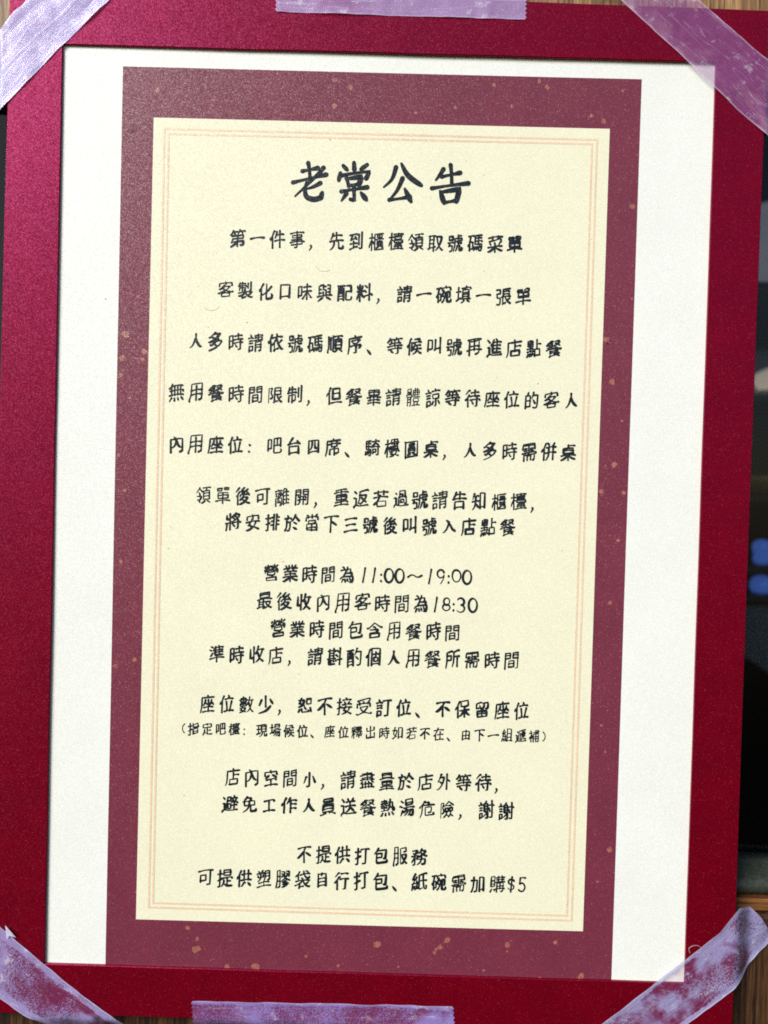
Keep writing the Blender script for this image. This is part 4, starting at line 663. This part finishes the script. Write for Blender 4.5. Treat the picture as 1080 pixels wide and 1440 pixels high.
# the heading, brushed larger and heavier
ln = Line(); rnd = random.Random(3)
for s in [[(-0.02645, 0.108985), (-0.02165, 0.110105)], [(-0.024687, 0.111594), (-0.024199, 0.10888), (-0.023956, 0.105993)], [(-0.029353, 0.105352), (-0.023895, 0.106821), (-0.018933, 0.108112)], [(-0.019822, 0.110237), (-0.02103, 0.108717), (-0.024271, 0.105323), (-0.028575, 0.101071)], [(-0.020693, 0.105419), (-0.022826, 0.104204), (-0.024806, 0.103489)], [(-0.025029, 0.105633), (-0.025461, 0.103057), (-0.024907, 0.101004), (-0.022721, 0.100235), (-0.020403, 0.100794), (-0.020031, 0.102459)], [(-0.010218, 0.112147), (-0.010076, 0.110002)], [(-0.013601, 0.111065), (-0.012317, 0.109777)], [(-0.006042, 0.111598), (-0.007997, 0.110058)], [(-0.014453, 0.108728), (-0.01489, 0.106401)], [(-0.014265, 0.107906), (-0.009795, 0.108853), (-0.00515, 0.109473), (-0.006256, 0.107294)], [(-0.012412, 0.107129), (-0.011679, 0.104668)], [(-0.012241, 0.106968), (-0.00785, 0.107748), (-0.008443, 0.105086)], [(-0.011685, 0.104916), (-0.008369, 0.105419)], [(-0.013964, 0.102953), (-0.010071, 0.103719), (-0.005845, 0.104494)], [(-0.010098, 0.104711), (-0.009807, 0.100169), (-0.010984, 0.100551)], [(-0.012365, 0.102334), (-0.013883, 0.099976)], [(-0.007797, 0.102788), (-0.005985, 0.10052)], [(0.00307, 0.111023), (0.001951, 0.107349), (-0.000597, 0.104676)], [(0.004784, 0.112197), (0.006986, 0.108525), (0.011267, 0.105516)], [(0.005264, 0.107611), (0.003625, 0.103748), (0.001263, 0.100731)], [(0.001263, 0.100731), (0.004136, 0.101156), (0.0077, 0.10186)], [(0.006056, 0.104334), (0.008092, 0.100394)], [(0.018102, 0.110819), (0.017018, 0.109055), (0.015759, 0.107286)], [(0.017647, 0.108464), (0.02051, 0.109148), (0.023372, 0.109833)], [(0.020333, 0.11218), (0.020684, 0.109153), (0.020866, 0.105947)], [(0.01461, 0.104738), (0.020173, 0.105755), (0.026088, 0.106608)], [(0.017255, 0.10394), (0.018589, 0.100155)], [(0.01744, 0.103598), (0.023349, 0.104712), (0.022422, 0.100606)], [(0.018584, 0.100329), (0.022581, 0.101131)]]:
    p = spline(s, 6); L = sum((b - a).length for a, b in zip(p, p[1:])) / .0125
    q = [Vector((v.x / .0125, -v.y / .0125)) for v in p]
    ws = profile(q, .00130)
    ribbon(ln.bm, [(v.x, v.y) for v in p], ws, .00016 + .0000022 * (ln.k % 16)); ln.k += 1
link('heading', ln.bm, INK, panel)

# ------------------------------------------------------------------ strips of clear tape
xs = [p[0] for p in BO]; zs = [p[1] for p in BO]
BX0, BX1, BZ0, BZ1 = min(xs), max(xs), min(zs), max(zs)
def outside(x, z):
    dx = max(BX0 - x, x - BX1, 0); dz = max(BZ0 - z, z - BZ1, 0); return math.hypot(dx, dz)
def tape_y(x, z, seed):
    d = min(outside(x, z) / .0065, 1); s = d * d * (3 - 2 * d)
    wv = abs(noise.noise(Vector((x * 190, z * 190, seed)))) * .00022 + abs(noise.noise(Vector((x * 75, z * 75, seed + 9)))) * .0007
    return (-.00088 - wv) * (1 - s) + (WY - .0006 - wv * 2) * s
def poly_at(p, t):
    d = [(Vector(b) - Vector(a)).length for a, b in zip(p, p[1:])]; T_ = sum(d) * t
    for i, s in enumerate(d):
        if T_ <= s or i == len(d) - 1: return Vector(p[i]).lerp(Vector(p[i + 1]), T_ / s)
        T_ -= s
def tape(edge_a, edge_b, mat, label, seed, nu=90, nv=22, saw=False):
    bm = bmesh.new(); uvl = bm.loops.layers.uv.new('UVMap'); g = []; uvs = {}
    for i in range(nu + 1):
        row = []
        for j in range(nv + 1):
            u = i / nu; a, b = poly_at(edge_a, u), poly_at(edge_b, u); p = a.lerp(b, j / nv)
            t = (poly_at(edge_a, min(u + .02, 1)) - poly_at(edge_a, max(u - .02, 0))).normalized()
            if i in (0, nu): p += t * (.00028 if j % 2 else -.00028) * (1 if i else -1)
            if j in (0, nv): p += Vector((-t.y, t.x)) * .00018 * noise.noise(Vector((u * 14, j, seed)))
            lift = max(0, abs(j / nv - .5) * 2 - .72) / .28 * .0005 * max(0, .35 + noise.noise(Vector((u * 5, j / nv * 3, seed * 3))))
            v = bm.verts.new((p.x, tape_y(p.x, p.y, seed) - lift, p.y)); uvs[v] = (u, j / nv); row.append(v)
        g.append(row)
    for i in range(nu):
        for j in range(nv):
            f = bm.faces.new((g[i][j], g[i + 1][j], g[i + 1][j + 1], g[i][j + 1])); f.normal_update()
            if f.normal.y > 0: f.normal_flip()
            for l in f.loops: l[uvl].uv = uvs[l.vert]
    return tag(link('tape_strip', bm, mat, None, True), label, 'tape', 'strips of clear tape holding the card frame')
tape([(-0.105114, 0.17012), (-0.114072, 0.159719), (-0.119559, 0.154264), (-0.122609, 0.149977), (-0.131345, 0.138219)], [(-0.077201, 0.17151), (-0.08813, 0.160398), (-0.104128, 0.144482), (-0.11992, 0.127421), (-0.126504, 0.11991)], tape_mat('tape_air', (.55,.51,.88), .56, .70, .72, .30, .06, 1.3, 45, .04), 'broad lavender diagonal tape over the top left corner, with a smooth milky film', 1)
tape([(0.086744, 0.172918), (0.096365, 0.16523), (0.107385, 0.156026), (0.118855, 0.147045), (0.12621, 0.141045)], [(0.062244, 0.172719), (0.071871, 0.164588), (0.092543, 0.146792), (0.110517, 0.130661), (0.120636, 0.122503)], tape_mat('tape_grain', (.74,.45,.62), .36, .60, .50, .32, .40, 4.1, 40, .02), 'pinkish mauve grainy diagonal tape over the top right corner', 2)
tape([(-0.035973, 0.158006), (-0.017644, 0.157824), (0.011397, 0.157702), (0.042428, 0.157633)], [(-0.035918, 0.173248), (-0.01806, 0.173272), (0.010957, 0.172925), (0.042402, 0.172863)], tape_mat('tape_smooth', (.56,.40,.74), .55, .78, .56, .36, .12, 7.7, 30, .02), 'smooth pale mauve tape strip at the middle of the top edge', 3)
tape([(-0.126272, -0.126584), (-0.116992, -0.134132), (-0.096089, -0.151021), (-0.087272, -0.157219), (-0.077047, -0.164764), (-0.067717, -0.172805)], [(-0.125822, -0.150062), (-0.116537, -0.157169), (-0.108878, -0.162714), (-0.10333, -0.165552), (-0.093343, -0.172651), (-0.086342, -0.178919)], tape_mat('tape_speckled', (.47,.40,.78), .40, .50, .62, .14, .7, 2.9, 40, .13), 'wrinkled diagonal tape at the bottom left corner, speckled crimson with a torn flap', 4)
tape([(0.066452, -0.16831), (0.076447, -0.160164), (0.102364, -0.138666), (0.1134, -0.129148), (0.119487, -0.121395), (0.124527, -0.122623), (0.128768, -0.126857)], [(0.093784, -0.167488), (0.103759, -0.159345), (0.111512, -0.153121), (0.118373, -0.147621), (0.123857, -0.141936), (0.129538, -0.13556), (0.132145, -0.132267)], tape_mat('tape_patchy', (.45,.43,.76), .40, .49, .58, .14, .7, 5.3, 46, .07), 'blistered diagonal tape at the bottom right corner, its blue grey end curling onto wood', 5)
tape([(-0.054843, -0.15648), (-0.025169, -0.156055), (0.00221, -0.155813), (0.02889, -0.155592)], [(-0.053766, -0.172848), (-0.02474, -0.172669), (0.002673, -0.172538), (0.030526, -0.172393)], tape_mat('tape_bonded', (.42,.33,.82), .40, .52, .60, .22, .7, 9.2, 38, .05), 'violet mottled tape strip at the middle of the bottom edge', 6)
bm = bmesh.new(); uvl = bm.loops.layers.uv.new('UVMap')
fp = [(-0.114952, -0.133381), (-0.111116, -0.136835), (-0.113514, -0.136791), (-0.114404, -0.137969)]
vs = [bm.verts.new((x, -.0018 - .0008 * (i == 1), z)) for i, (x, z) in enumerate(fp)]
for a, b, c in ((0, 1, 2), (0, 2, 3)):
    f = bm.faces.new((vs[a], vs[b], vs[c])); f.normal_update()
    if f.normal.y > 0: f.normal_flip()
    for l in f.loops: l[uvl].uv = (.5, .5)
flap = link('torn_flap', bm, tape_mat('tape_flap', (.62, .58, .78), .6, .8, .85, .5, .1, 3.3, 300, .02))
for t_ in [o for o in col.objects if o.name.startswith('tape_strip')]:
    if 'torn flap' in t_['label']: flap.parent = t_
bm = bmesh.new()
hp = spline([(0.104102, -0.136316), (0.103593, -0.134722), (0.104697, -0.13377), (0.106514, -0.133716), (0.107681, -0.134601), (0.107267, -0.135762), (0.105458, -0.136045)], 4)
ring = []
for i, p in enumerate(hp):
    t_ = (hp[min(i + 1, len(hp) - 1)] - hp[max(i - 1, 0)]).normalized(); nn = Vector((-t_.y, t_.x))
    ring.append([bm.verts.new((p.x + nn.x * .00007 * math.cos(a), -.0010 - .0004 * math.sin(i / 5) ** 2 + .00007 * math.sin(a), p.y + nn.y * .00007 * math.cos(a))) for a in (0, 1.57, 3.14, 4.71)])
for a, b in zip(ring, ring[1:]):
    for k in range(4): bm.faces.new((a[k], a[(k + 1) % 4], b[(k + 1) % 4], b[k]))
bmesh.ops.recalc_face_normals(bm, faces=bm.faces)
tag(link('lint_fibre', bm, simple('pale_lint', (.55, .45, .50), .6)), 'tiny pale curled lint fibre above the bottom right tape', 'lint')
